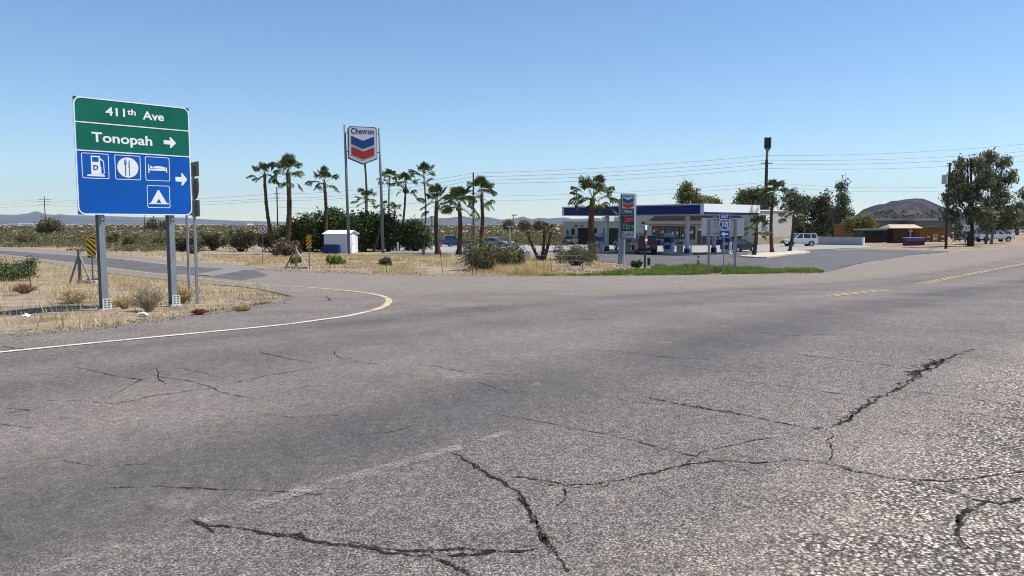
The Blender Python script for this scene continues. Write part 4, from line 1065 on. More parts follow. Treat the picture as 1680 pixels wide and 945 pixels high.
# garage wing: front wall with openings, roof, rear, ends; really hollow
gx0, gx1, gh = -42.0, -25.0, 1.92-gz; GW = 9.0
opens = [(-41.1,-40.5,1.1,2.0),(-39.9,-38.9,-.6,2.35),(-38.2,-33.2,-.6,2.45),(-31.6,-27.6,-.6,2.45)]
STU2 = M('grey_stucco', (.33,.315,.29), .9, 0, .06, .8, .2); mb = MB(); x = gx0
for a, b_, z0, z1_ in opens:
    mb.box(((x+a)/2, .15, gh/2-.4), (a-x, .3, gh+.8)); mb.box(((a+b_)/2, .15, (z1_+gh)/2), (b_-a, .3, gh-z1_))
    if z0 > 0: mb.box(((a+b_)/2, .15, z0/2-.4), (b_-a, .3, z0+.8))
    x = b_
mb.box(((x+gx1)/2, .15, gh/2-.4), (gx1-x, .3, gh+.8)); mb.box(((gx0+gx1)/2, GW, gh/2-.4), (gx1-gx0, .3, gh+.8)); mb.box((gx0+.15, GW/2, gh/2-.4), (.3, GW-.32, gh+.8))
wg = mb.build('garage_wall', STU2, sh)
MB().box(((gx0+gx1)/2, GW/2, gh+.12), (gx1-gx0+.3, GW+.4, .2), mat=STU2).build('garage_roof', STU2, sh)
MB().box((-40.5, -.02, -.15), (1.1, .03, 1.3), mat=REDD).build('red_band', REDD, sh); MB().box((-41.6, -.02, -.15), (.7, .03, 1.3), mat=REDD).build('red_band', REDD, sh)
for x in (-38.5, -37.0): MB().box((x+.0, -.12, 2.85), (.35, .25, .25), mat=BLACK).build('wall_lamp', BLACK, sh)
MB().box((-40.8, .2, 1.55), (.55, .05, .85), mat=GLASS).build('window', GLASS, sh)
for k, x in enumerate((-33.2, -30.2, -27.4)):
    q = MB().box((x, 3.0, gh+.65), (1.9, 1.2, .9), mat=PANELW).build('roof_unit', PANELW, sh); MB().box((x, 2.38, gh+.65), (1.2, .04, .55), mat=ALU).build('grille', ALU, q)

# ================================================================== VEHICLES
TYRE = M('tyre_rubber', (.018,.018,.018), .85, 0, .1, 6); RIM = M('alloy_rim', (.42,.43,.44), .35, .7, .05, 6); TAIL = M('tail_lamp', (.30,.01,.01), .25); HEAD = M('head_lamp', (.65,.67,.68), .15); PLT = M('number_plate', (.6,.6,.58), .5); TRIMB = M('black_trim', (.02,.02,.022), .6)
def paint(name, col): return M(name, col, .28, .15, .03, 1.5, .6, .6)
def car(label, loc, heading, mat, kind='suv', name='parked_car', cat='car', group='cars at the filling station', sc=1.):
    o = thing(name, loc, label, cat, group, heading)
    if kind == 'suv':
        L, W, zb, rw = 4.7, 1.82, .34, .37; wx = (-1.38, 1.42); topl = [(2.28,.62),(2.30,.80),(2.18,.98),(1.05,1.10),(.95,1.12),(-2.25,1.12),(-2.33,.98),(-2.33,.6)]
        gh_ = [(-2.24,1.12),(-2.02,1.74),(.22,1.74),(.98,1.12)]; pil = [(-2.2,-1.98),(-1.35,-1.3),(-.25,-.22),(.90,.22)]; tz = 1.74
    elif kind == 'sedan':
        L, W, zb, rw = 4.7, 1.8, .26, .33; wx = (-1.4, 1.42); topl = [(2.3,.5),(2.32,.68),(2.1,.80),(.95,.95),(.85,.96),(-1.75,.98),(-2.28,.96),(-2.34,.75),(-2.32,.5)]
        gh_ = [(-1.95,.98),(-1.05,1.42),(.05,1.42),(.98,.95)]; pil = [(-1.85,-1.02),(-.6,-.45),(.35,-.0-.02),(.90,.03)]; tz = 1.42
    elif kind == 'pickup':
        L, W, zb, rw = 5.4, 1.85, .42, .38; wx = (-1.65, 1.75); topl = [(2.62,.66),(2.66,.85),(2.5,1.05),(1.35,1.14),(1.25,1.15),(-.75,1.15),(-.78,1.12),(-2.66,1.12),(-2.7,1.0),(-2.7,.6)]
        gh_ = [(-.72,1.15),(-.60,1.74),(.55,1.74),(1.28,1.15)]; pil = [(-.7,-.58),(-.05,-.03),(.25,.22),(1.2,.55)]; tz = 1.74
    ra = rw*1.22; pts = [(-L/2+.03, zb+.1)]
    for xw in wx:
        for k in range(9):
            a = PI-PI*k/8; pts.append((xw+ra*math.cos(a), max(zb, rw+.02+ra*math.sin(a)) if 0 < k < 8 else zb))
    pts.append((L/2-.05, zb+.08)); pts += topl
    body = MB().prism(pts, -W/2, W/2, mat).build('body', mat, o, bevel=.045)
    wt = W/2-.19; wb = W/2-.05
    def ghp(q, sy, e=0):   # point on the side glass plane
        u = (q[1]-gh_[0][1])/(tz-gh_[0][1]); return (q[0], sy*(wb+(wt-wb)*u+e), q[1])
    mb = MB(); vs = [ghp(q, -1) for q in gh_]+[ghp(q, 1) for q in gh_]; mb.add(vs, [(0,3,2,1),(4,5,6,7),(0,1,5,4),(1,2,6,5),(2,3,7,6),(3,0,4,7)], GLASS); mb.build('windows', GLASS, o)
    mb = MB(); mb.box(((gh_[1][0]+gh_[2][0])/2, 0, tz+.01), (gh_[2][0]-gh_[1][0]+.16, wt*2+.08, .07)); mb.build('roof', mat, o, bevel=.02)
    mb = MB(); zl = gh_[0][1]
    for xb_, xt_ in pil:
        for sy in (-1, 1):
            A = Vector(ghp((xb_, zl), sy, .004)); B_ = Vector(ghp((xt_, tz), sy, .004)); w_ = .055 if (xb_, xt_) not in (pil[0], pil[-1]) else .075
            mb.add([A+Vector((-w_,0,0)), A+Vector((w_,0,0)), B_+Vector((w_,0,0)), B_+Vector((-w_,0,0)), A+Vector((-w_,sy*.012,0)), A+Vector((w_,sy*.012,0)), B_+Vector((w_,sy*.012,0)), B_+Vector((-w_,sy*.012,0))], [(0,1,2,3),(4,5,6,7),(0,1,5,4),(1,2,6,5),(2,3,7,6),(3,0,4,7)], mat)
    mb.build('pillars', mat, o)
    if kind == 'pickup':
        mb = MB(); mb.box((-1.72, 0, 1.128), (1.75, W-.32, .012)); mb.build('bed', TRIMB, o)
    for xw in wx:
        for sy in (-1, 1):
            w_ = MB().tube([(xw, sy*(W/2-.20), rw), (xw, sy*(W/2+.01), rw)], rw, 20, TYRE).build('wheel', TYRE, o, bevel=.03); MB().tube([(xw, sy*(W/2), rw), (xw, sy*(W/2+.018), rw)], rw*.62, 14, RIM).build('rim', RIM, w_)
    zl = topl[-1][1]
    for sy in (-1, 1):
        MB().box((L/2-.10, sy*(W/2-.24), (.80 if kind != 'sedan' else .64)), (.12, .34, .15), mat=HEAD).build('headlight', HEAD, o); MB().box((-L/2+.02, sy*(W/2-.13), .86), (.06, .2, .3 if kind != 'sedan' else .16), mat=TAIL).build('tail_light', TAIL, o)
        MB().box((gh_[3][0]-.15, sy*(W/2+.07), gh_[3][1]+.06), (.14, .16, .13), mat=mat).build('mirror', mat, o)
    MB().box((L/2-.02, 0, zb+.18), (.14, W-.12, .2), mat=TRIMB).build('front_bumper', TRIMB, o, bevel=.03); MB().box((-L/2, 0, zb+.18), (.14, W-.12, .2), mat=TRIMB if kind != 'sedan' else mat).build('rear_bumper', TRIMB, o, bevel=.03)
    MB().box((-L/2-.02, 0, .78), (.03, .34, .16), mat=PLT).build('number_plate', PLT, o); MB().box((L/2-.04, 0, .74), (.08, .7, .16), mat=TRIMB).build('grille', TRIMB, o)
    mb = MB()
    for sy in (-1, 1): mb.box(((wx[0]+wx[1])/2, sy*(W/2+.004), zb+.16), (wx[1]-wx[0]-2.3*ra, .02, .07))
    mb.build('side_trim', TRIMB, o)
    if sc != 1: o.scale = (sc,)*3
    return o
WHP = paint('white_car_paint', (.66,.68,.72)); BKP = M('black_car_paint', (.008,.008,.010), .35, 0, .03, 1.5, .35, .1); SVP = paint('silver_car_paint', (.17,.20,.23)); BLP = paint('blue_car_paint', (.012,.045,.17)); DRP = paint('dark_red_paint', (.05,.012,.014)); PK = paint('white_truck_paint', (.62,.65,.70))
car('white four-wheel-drive wagon parked in front of the low wall', G(1311, 404.2), R(180), WHP, 'suv')
car('white pickup truck parked on the dirt under the eucalyptus', G(1629, 397), R(2), PK, 'pickup', 'parked_truck', 'pickup truck', 'trucks on the dirt')
car('black saloon car beside the right end of the canopy', G(1212, 413.3), R(38), BKP, 'sedan')
p = cw(-6.6, 1.2); car('dark pickup truck seen from behind at the front pump', p+Vector((-1.1,.6,0)), R(85), DRP, 'suv', sc=1.12)
p = cw(-17, 8.5); car('black wagon at the far pump left of the price sign', p+Vector((.6,3.5,0)), R(100), BKP, 'suv', sc=1.05)
p = P0+Vector((math.cos(TB)*-37.2-math.sin(TB)*-2.2, math.sin(TB)*-37.2+math.cos(TB)*-2.2)); car('silver wagon in front of the open garage bay', Vector((p.x, p.y, H(p.x, p.y))), R(65), SVP, 'suv')
car('silver car parked beyond the lot beside a dark bush', at(812.5, 399.8, 122)*0+Vector((at(812.5,400,118).x, 118, H(at(812.5,400,118).x, 118))), R(-25), SVP, 'sedan')
x = at(735, 400, 118).x; car('bright blue pickup truck partly behind two palm trunks', Vector((x+.3, 118, H(x, 118))), R(8), BLP, 'pickup')
x = at(755, 400, 121).x; car('bright blue car nose to nose with the blue pickup behind the palms', Vector((x-.3, 121.5, H(x, 121))), R(10), BLP, 'sedan', sc=.95)
for i, (px, py, D, hd, mt, lab) in enumerate(((1606, 391, 125, 12, SVP, 'pale blue wagon behind the white pickup truck'), (1668, 379, 230, 5, WHP, 'small white car far down the road at the right edge'), (1640, 386, 175, 10, paint('green_car_paint', (.03,.08,.07)), 'dark green car under the trees behind the white pickup'))):
    x = at(px, py, D).x; car(lab, Vector((x, D, H(x, D))), R(hd), mt, 'suv' if i != 1 else 'sedan', group='cars beyond the white pickup')

# ================================================================== PERSON
def skin_body(name, joints, edges, radii, mat, parent, sub=1):
    me = bpy.data.meshes.new(name); me.from_pydata(joints, edges, []); o = bpy.data.objects.new(name, me); COL.objects.link(o)
    o.modifiers.new('Skin', 'SKIN')
    if not me.skin_vertices: bpy.context.view_layer.objects.active = o; 
    sv = me.skin_vertices[0].data if me.skin_vertices else None
    return o, sv
def figure(loc, rz, label):
    o = thing('person', loc, label, 'person', rz=rz)
    SKN = M('skin', (.32,.19,.13), .6); SH = M('dark_red_shirt', (.11,.03,.035), .9); PT = M('dark_shorts', (.035,.035,.045), .9); HR = M('dark_hair', (.02,.015,.012), .8)
    def limb(mb, pts, rad, mat=None): mb.tube(pts, rad, 8, mat)
    V = [(0,0,.92),(0,0,1.15),(0,.01,1.40),(0,.01,1.50),(0,.0,1.60),(0,0,1.72),
         (.19,0,1.40),(.25,-.12,1.14),(.24,-.30,.98),(.24,-.36,.93),(-.19,0,1.40),(-.25,.12,1.14),(-.24,.08,.90),(-.24,.06,.84),
         (.10,0,.90),(.11,.16,.50),(.11,.40,.14),(.11,.28,.05),(-.10,0,.90),(-.11,-.20,.50),(-.11,-.26,.10),(-.11,-.42,.03)]
    E_ = [(0,1),(1,2),(2,3),(3,4),(4,5),(2,6),(6,7),(7,8),(8,9),(2,10),(10,11),(11,12),(12,13),(0,14),(14,15),(15,16),(16,17),(0,18),(18,19),(19,20),(20,21)]
    Rr = [.15,.14,.15,.06,.085,.075,.065,.048,.035,.04,.065,.048,.035,.04,.095,.065,.042,.045,.095,.065,.042,.045]
    me = bpy.data.meshes.new('body'); me.from_pydata(V, E_, []); b_ = bpy.data.objects.new('body', me); COL.objects.link(b_)
    bpy.context.view_layer.objects.active = b_
    b_.modifiers.new('Skin', 'SKIN')
    if len(me.skin_vertices) == 0:
        with bpy.context.temp_override(object=b_, active_object=b_): 
            try: bpy.ops.mesh.customdata_skin_add()
            except Exception: pass
    if len(me.skin_vertices):
        for i, s in enumerate(me.skin_vertices[0].data): s.radius = (Rr[i],)*2; s.use_root = (i == 0)
    b_.modifiers.new('Sub', 'SUBSURF').levels = 1
    me.materials.append(SKN); b_.parent = o
    mb = MB(); mb.tube([(0,0,.92),(0,0,1.15),(0,.01,1.42),(0,.01,1.47)], [.165,.16,.175,.09], 12, SH); mb.tube([(.15,0,1.42),(.235,-.06,1.22)], [.085,.065], 8, SH); mb.tube([(-.15,0,1.42),(-.235,.06,1.22)], [.085,.065], 8, SH); mb.build('shirt', SH, o, smooth=True)
    mb = MB(); mb.tube([(0,0,.84),(0,0,.97)], [.17,.165], 12, PT); mb.tube([(.1,0,.92),(.11,.14,.52)], [.11,.085], 8, PT); mb.tube([(-.1,0,.92),(-.11,-.18,.52)], [.11,.085], 8, PT); mb.build('shorts', PT, o, smooth=True)
    mb = MB(); mb.tube([(0,.03,1.60),(0,.02,1.70),(0,.01,1.76)], [.095,.098,.04], 10, HR); mb.build('hair', HR, o, smooth=True)
x = at(909, 396, 160).x; figure(Vector((x, 160, H(x, 160))), R(120), 'person in a dark red top walking across the sand left of the garage')

# ================================================================== POLES AND WIRES
def upole(px, pyt, D, label, r=.15, arms=(), name='utility_pole', cat='utility pole', mat=WOOD):
    x = at(px, pyt, D).x; z = H(x, D); o = thing(name, (x, D, z), label, cat, 'poles of the power line'); h = top(px, pyt, D)-z
    MB().tube([(0,0,-.3),(0,0,h)], [r, r*.7], 8).build('pole', mat, o)
    for py, w in arms:
        q = MB().box((0, -.1, top(px, py, D)-z), (w, .1, .12), mat=WOOD).build('crossarm', WOOD, o); mb = MB()
        for s_ in (-.45, -.2, .2, .45): mb.tube([(s_*w, -.1, top(px, py, D)-z+.06), (s_*w, -.1, top(px, py, D)-z+.22)], .05, 6)
        mb.build('insulator', STEEL, q)
    return o
upole(72.5, 323, 330, 'distant utility pole above the round bush at far left', .22, ((327,5),(331,6),(336,5)))
upole(236.5, 352, 330, 'short distant utility pole below the guide sign', .2)
upole(454, 306.5, 190, 'dark utility pole between the two leftmost palms', .2, ((318,1.6),(325,1.6)))
upole(776.5, 283, 150, 'slender utility pole behind the palms left of the canopy', .2)
upole(1143, 308, 160, 'short pole top in front of the pale green tree', .14)
tw = upole(1258, 262, 150, 'tall dark pole topped by a cluster of antenna panels behind the shop', .42, ((268,2.2),), 'antenna_mast', 'antenna mast', M('dark_mast', (.045,.03,.028), .8))
z0 = tw.location.z; top_ = top(1260, 226, 150)-z0; bot = top(1260, 243, 150)-z0
MB().tube([(0,0,top(1258,262,150)-z0),(0.1,0,top_-.2)], .25, 8).build('neck', DSTEEL, tw)
for k in range(6):
    a = R(60*k+15); MB().box((.52*math.cos(a)+.1, .52*math.sin(a), (top_+bot)/2+(.05 if k % 2 else -.02)), (.22, .42, top_-bot), a, mat=M('antenna_dark', (.03,.03,.035), .7)).build('antenna', None, tw)
mb = MB(); mb.tube([(.1,0,bot-.5),(.1,0,bot)], [.3,.6], 12); mb.build('collar', DSTEEL, tw)
o = upole(1558.5, 267, 92, 'dark utility pole with a grey transformer in front of the eucalyptus', .17)
z0 = o.location.z; MB().tube([(-.55,-.05,top(1551,302,92)-z0),(-.55,-.05,top(1551,287,92)-z0)], .33, 14, STEEL).build('transformer', STEEL, o); MB().box((-.2,0,top(1551,290,92)-z0),(.5,.08,.08),mat=DSTEEL).build('bracket', DSTEEL, o)
for py in (268, 272): MB().tube([(-.35,0,top(1551,py,92)-z0),(-.1,0,top(1551,py,92)-z0)], .06, 6, DSTEEL).build('insulator', DSTEEL, o)
def wires(label, spans, r=.024):
    o = None; mb = MB(); base = None
    for (pa, Da, pb, Db, ys) in spans:
        for (ya, yb, sag) in ys:
            A = at(pa, ya, Da); B_ = at(pb, yb, Db)
            if base is None: base = Vector((A.x, A.y, A.z))
            pts = []
            for k in range(17):
                u = k/16; p = A.lerp(B_, u); p.z -= sag*4*u*(1-u); pts.append(p-base)
            mb.add([], []); mb.tube(pts, r, 4, cap=False)
    o = mb.build('power_line', M('wire_dark', (.10,.10,.11), .6)); o.location = base; return tag(o, label, 'power line', 'overhead power lines')
wires('four upper power lines from the slender pole behind the palms to the antenna mast', [(776,150,1258,150,[(284,255,.5),(290,262.5,.6),(296,269,.6),(301,276,.7)])])
wires('four upper power lines running right from the antenna mast over the eucalyptus', [(1258,150,1760,150,[(255,228,.9),(262.5,241,.9),(269,248,.9),(276,257,1.0)])])
wires('two lower power lines crossing behind the station from the slender pole to the mast', [(776,150,1258,150,[(322,299,.6),(330,305,.6)])], .018)
wires('two lower power lines running right from the mast behind the tall thin tree', [(1258,150,1560,150,[(299,306,.6),(305,313,.6)])], .018)
wires('power lines from the leftmost palms to the slender pole', [(454,190,776,150,[(318,284,1.),(325,290,1.1),(329,296,1.1),(340,322,1.)])])
wires('faint power lines from the far left pole to the pole by the leftmost palms', [(72,330,454,190,[(327,318,1.2),(331,325,1.2),(336,329,1.3)]), (-200,480,72,330,[(338,327,1),(341,331,1),(344,336,1)])], .03)
# forecourt lamps and T stand
def lamp(px, pyt, D, label):
    x = at(px, pyt, D).x; z = H(x, D); o = thing('lamp_post', (x, D, z), label, 'lamp post', 'lamp posts round the lot'); h = top(px, pyt, D)-z
    MB().tube([(0,0,-.2),(0,0,h)], .07, 8).build('pole', DSTEEL, o); MB().box((.15,0,h+.06),(.75,.35,.14),mat=DSTEEL).build('lamp_head', DSTEEL, o); MB().tube([(0,0,-.1),(0,0,.45)], .28, 12, KERB).build('base', KERB, o)
lamp(708.5, 356.5, 98, 'lamp post between two palms left of the blue pickup'); lamp(842, 353.5, 112, 'lamp post behind the white T-shaped stand')
b = G(836.5, 408); D = b.y; o = thing('vacuum_stand', b, 'white T-shaped stand on a thin post in the lot', 'stand'); h = top(837, 372, D)-b.z
MB().tube([(0,0,-.1),(0,0,h)], .06, 8, PANELW).build('post', PANELW, o); MB().box((0,0,h),(.95,.4,.1),mat=PANELW).build('top', PANELW, o); MB().box((.35,0,.5),(.5,.5,1.0),mat=PANELW).build('machine', PANELW, o, bevel=.04)
b = G(777, 404.5); o = thing('pillar', b, 'square brown masonry pillar behind the palms below the slender pole', 'pillar'); h = top(777, 370.5, b.y)-b.z; PIL = M('brown_block', (.20,.155,.12), .9, 0, .15, 2)
MB().box((0,0,h/2-.1),(.62,.62,h+.2),mat=PIL).build('shaft', PIL, o, bevel=.02); MB().box((0,0,h+.03),(.74,.74,.08),mat=GWOOD).build('cap', GWOOD, o); MB().box((0,0,.05),(1.0,1.0,.25),mat=KERB).build('base', KERB, o)
for px, py, w, h, mt, lab in ((866.5,424.5,.32,.62,PANELW,'white utility box between the bush and the triple palm'), (852,423,.22,.68,GWOOD,'grey wooden box left of the white utility box'), (695,417.5,.3,.5,GWOOD,'small grey box on a stake left of the ringed palm'), (652.5,413.5,.16,1.1,PANELW,'short white pipe post right of the tall sign')):
    b = G(px, py); o = thing('utility_box', b, lab, 'utility box'); MB().box((0,0,h/2),(w,w,h),mat=mt).build('body', mt, o, bevel=.015); MB().box((0,0,h+.02),(w+.05,w+.05,.05),mat=mt).build('lid', mt, o)

# ================================================================== RIGHT-HAND BUILDINGS, WALLS
b0 = G(1331, 401.5); b1 = G(1414.5, 402.8); d = b1-b0; hh = top(1414, 389.5, b1.y)-b1.z
o = thing('low_wall', b0, 'long low pale rendered wall beside the white wagon', 'wall'); WALLM = M('wall_render', (.36,.345,.34), .9, 0, .06, .8)
a_ = math.atan2(d.y, d.x); o.rotation_euler = (0,0,a_); L = d.length
MB().box((L/2, .1, hh/2-.25), (L, .2, hh+.5), mat=WALLM).build('wall', WALLM, o); MB().box((L+.12, .05, hh/2), (.24, .34, hh+.08), mat=WHITE).build('end_pier', WHITE, o); MB().box((L/2, .1, hh+.03),(L, .26, .06), mat=WALLM).build('coping', WALLM, o)
def wpt(px, D): x = at(px, 400, D).x; return Vector((x, D, H(x, D)))
# island with kerb
ISL = PP((1213,422.3),(1236,417),(1262,414.5),(1296,412.8),(1322,413.3),(1329,415),(1318,417),(1290,419.5),(1258,424),(1240,424))
tag(slab('traffic_island', wob(ISL, .05, .8, 3), .15, M('island_kerb', (.50,.44,.35), .9, 0, .12, 2, dirt=(.35,.29,.22), bump=.01)), 'raised tan kerbed island with three palms in the asphalt lot', 'traffic island')
# green and red trailer stall
GRN = M('stall_green', (.008,.05,.033), .7, 0, .15, 1.5); MRN = M('stall_maroon', (.095,.012,.018), .7, 0, .15, 1.5); CRM = M('cream_paint', (.46,.38,.27), .7, 0, .06, 1); OCH = M('ochre_wall', (.24,.135,.03), .85, 0, .15, 1.2); BRW2 = M('brown_boards', (.07,.035,.022), .85, 0, .2, 2)
D = 122; z_ = lambda py, D, b: top(1450, py, D)-b.z; s_ = D/1250
b = wpt(1416, D); o = thing('market_stall', b, 'green over maroon food stall with a pale flat roof behind the round bush', 'stall')
w = 66*s_; MB().box((w/2, 1.6, (z_(401,D,b)+z_(389,D,b))/2-.1),(w, 3.0, z_(389,D,b)-z_(401,D,b)+.2),mat=MRN).build('lower_wall', MRN, o); MB().box((w/2, 1.6, (z_(389,D,b)+z_(378,D,b))/2),(w-.04, 2.96, z_(378,D,b)-z_(389,D,b)),mat=GRN).build('upper_wall', GRN, o)
MB().box((w/2, 1.5, z_(376.8,D,b)),(w+.4, 3.7, .2),mat=CRM).build('roof', CRM, o); MB().box((w*.35,.07,z_(384,D,b)),(1.6,.04,.5),mat=BLACK).build('hatch', BLACK, o)
# roofed stand
D = 116; s_ = D/1250; b = wpt(1468, D); o = thing('roofed_stand', b, 'open stand with a tan hipped roof and brown boarded side', 'stand')
w = 40*s_; e = z_(374,D,b); r_ = z_(368.2,D,b); mb = MB(); x0, x1 = -10*s_, 43.5*s_
mb.add([(x0,-.3,e),(x1,-.3,e),(x1,3.4,e),(x0,3.4,e),(x0+.55,1.5,r_),(x1-.35,1.5,r_),(x0,-.3,e-.12),(x1,-.3,e-.12),(x1,3.4,e-.12),(x0,3.4,e-.12)], [(0,1,5,4),(1,2,5),(2,3,4,5),(3,0,4),(0,6,7,1),(1,7,8,2),(2,8,9,3),(3,9,6,0),(9,8,7,6)], CRM); mb.build('roof', CRM, o)
MB().box((w*.28, .4, e/2-.1),(w*.62,.15,e-.15),mat=BRW2).build('boarded_side', BRW2, o)
for px in (1493.5, 1503.5, 1508): MB().box(((px-1468)*s_, .1, e/2-.05),(.16,.16,e-.05),mat=CRM if px < 1500 else REDL).build('post', CRM if px < 1500 else REDL, o)
MB().box(((1498-1468)*s_, 1.2, z_(379,D,b)),(.9,.1,.35),mat=PANELW).build('menu_board', PANELW, o); MB().box((w*.6, 2.9, e/2-.05),(w*1.1,.12,e-.1),mat=MRN).build('rear_wall', MRN, o)
# ochre building
D = 118; s_ = D/1250; b = wpt(1509, D); o = thing('ochre_shop', b, 'ochre yellow shop with a dark flat roof and red and white posters', 'building'); w = 42*s_; h_ = z_(374.5,D,b)
MB().box((w/2, 2, h_/2-.1),(w,4,h_+.2),mat=OCH).build('wall', OCH, o); MB().box((w/2, 1.6, h_+.12),(w+.6,4.9,.22),mat=M('corrugated_dark', (.12,.12,.12), .6, .2, .3, 3)).build('roof', None, o)
PRE = M('poster_red_white', (.55,.06,.05), .6, 0, .3, 9)
for px, pa, pb in ((1522,385.5,399),(1533.5,384.5,398.5),(1545.5,385,398)):
    q = MB().box(((px-1509)*s_, -.05, (z_(pa,D,b)+z_(pb,D,b))/2),(.62,.04,z_(pa,D,b)-z_(pb,D,b)),mat=REDL if px != 1533.5 else SGW).build('poster', REDL if px != 1533.5 else SGW, o)
    mb = MB(); zz_ = (z_(pa,D,b)+z_(pb,D,b))/2
    mb.box(((px-1509)*s_, -.08, zz_+.35),(.42,.02,.26),mat=SGW if px != 1533.5 else REDL); mb.box(((px-1509)*s_, -.08, zz_-.3),(.45,.02,.18),mat=SGW if px != 1533.5 else REDL); mb.build('print', SGW, q)
# booth with banner
D = 106; s_ = D/1250; b = wpt(1486, D); o = thing('banner_counter', b, 'low counter hung with a blue and red banner in front of the roofed stand', 'counter'); w = 31*s_; h_ = z_(390.5,D,b)
MB().box((w/2,.4,h_/2-.05),(w,.8,h_),mat=MRN).build('front', MRN, o); MB().box((w/2,-.02,h_*.78),(w*.98,.03,h_*.4),mat=M('banner_blue', (.05,.10,.30), .6, 0, .2, 2)).build('banner', None, o); MB().box((w/2,.4,h_+.04),(w+.1,.95,.08),mat=M('pale_blue_top', (.35,.42,.5), .6)).build('counter_top', None, o)
# cabins in the back
def cabin(px0, px1, pyt, pyb, D, label, wm, rm, name='cabin', wins=3, over=.3):
    b = wpt(px0, D); s_ = D/1250; w = (px1-px0)*s_; h_ = top(px0, pyt, D)-b.z; o = thing(name, b, label, 'building', 'low buildings right of the station')
    MB().box((w/2, 3, h_/2-.15),(w,6,h_+.1),mat=wm).build('wall', wm, o); MB().box((w/2, 3, h_+.06),(w+2*over,6.8,.35),mat=rm).build('roof', rm, o, bevel=.05)
    for k in range(wins): q = MB().box((w*(k+.5)/wins,-.03,h_*.58),(.9,.05,.8),mat=GLASS).build('window', GLASS, o); MB().box((w*(k+.5)/wins,-.045,h_*.58-.44),(1.05,.08,.07),mat=WHITE).build('sill', WHITE, q)
cabin(1433, 1500, 361.5, 390, 165, 'long low grey block building behind the tan roofed stand', M('grey_block', (.15,.14,.14), .9), M('grey_roof', (.22,.21,.20), .9))
cabin(1502, 1560, 361, 390, 160, 'low dark roofed building behind the ochre shop', M('dark_block', (.14,.13,.125), .9), M('pale_roof', (.34,.34,.33), .7), wins=2)
cabin(1390, 1430, 369.5, 395, 140, 'ochre house with a reddish roof beyond the low wall', OCH, M('red_roof', (.24,.11,.085), .85), wins=2)
cabin(1598, 1606, 371, 392, 128, 'narrow white hut among the eucalyptus trunks', M('hut_white', (.6,.6,.56), .8), WHITE, wins=1, over=.1)
for px, pyt, pyb, py, lab, w_ in ((1584.5, 369, 379.5, 404, 'white sign board on a dark post beside the eucalyptus trunks', .85),):
    b = G(px, py); o = thing('notice_sign', b, lab, 'sign', rz=R(5)); s_ = b.y/1250; MB().tube([(0,.04,-.1),(0,.04,top(px,pyt,b.y)-b.z)], .05, 6).build('post', DSTEEL, o)
    zz_ = (top(px,pyt,b.y)+top(px,pyb,b.y))/2-b.z; MB().box((0,0,zz_),(w_,.03,(pyb-pyt)*s_),mat=SGW).build('panel', SGW, o); mb = MB()
    for k in (-1, 0, 1): mb.box((k*.2,-.022,zz_),(.09,.008,.5))
    mb.build('print', DGREY, o)
# distant roofs
def far_shed(px0, px1, py, D, label, h=5):
    x0, x1 = at(px0, 368, D).x, at(px1, 368, D).x; z = H(x0, D); o = thing('warehouse', ((x0+x1)/2, D, z), label, 'warehouse', 'pale warehouses on the horizon'); w = x1-x0
    hh_ = top(px0, py, D)-z; MB().box((0,15,hh_/2-1),(w,30,hh_+1),mat=PANELW).build('wall', PANELW, o); MB().box((0,15,hh_+.3),(w+2,32,.6),mat=WHITE).build('roof', WHITE, o)
far_shed(701, 768, 366, 1500, 'long white warehouse roof on the horizon between the palms'); far_shed(778, 812, 365.6, 1500, 'shorter white warehouse roof on the horizon right of the pole')
far_shed(16, 30, 367.4, 1100, 'small white warehouse on the horizon at far left'); far_shed(35, 53, 367.8, 1000, 'second small white warehouse on the horizon at far left'); far_shed(370, 405, 366.2, 1400, 'white warehouse on the horizon left of the leaning palm')

# ================================================================== PALMS
palm(452, 412, 434, 287, 1.55, 'leaning palm at the far left of the group with a curved shaggy trunk', .20, 'shag', 26, 80, seed=1)
palm(468, 410, 472.5, 283, 1.95, 'tall thick-trunked palm second from left', .30, 'shag', 34, 80, seed=2)
palm(531, 405, 532, 299, 1.75, 'straight palm rising from the hedge above the white shed', .22, 'shag', 26, 88, seed=3)
palm(597, 405, 596, 240, 1.5, 'tallest slim palm hidden behind the tall filling station sign', .17, 'smooth', 20, 98, seed=4)
palm(597, 406, 600, 327, 1.5, 'short palm just left of the right sign pole', .17, 'smooth', 24, 92, seed=5)
palm(612, 406, 630, 342, 1.1, 'small palm leaning right behind the right sign pole', .15, 'shag', 18, 90, seed=6)
palm(645, 406, 639, 293, 1.45, 'slim palm right of the tall sign pole', .12, 'smooth', 22, 96, seed=7)
palm(652, 405, 665.5, 303, 1.6, 'leaning slim palm with dead-leaf lumps on its trunk', .15, 'ring', 24, 92, seed=8, skirt=.9)
palm(636, 405, 648, 345, 1.1, 'low palm half buried in the hedge behind the leaning palm', .15, 'shag', 14, 94, seed=28)
palm(694, 405, 695.5, 289, 1.75, 'tall slim straight palm at the right end of the hedge', .12, 'smooth', 26, 92, seed=9)
palm(719, 416.5, 717, 330, 1.95, 'stout ringed palm left of the blue pickup', .27, 'ring', 34, seed=10, skirt=.7)
palm(752.5, 418.3, 753, 334, 1.95, 'stout ringed palm in front of the blue vehicles', .26, 'ring', 34, seed=11, skirt=.7)
palm(787, 417.5, 790, 320, 2.1, 'shaggy palm with a ragged crown behind the big roadside bush', .23, 'shag', 26, seed=12)
palm(973, 427.5, 972.5, 326, 2.05, 'large shaggy palm in front of the left end of the canopy', .31, 'shag', 30, seed=13)
palm(1236, 420.5, 1241, 375, 1.45, 'short young palm at the left tip of the traffic island', .20, 'shag', 26, seed=14)
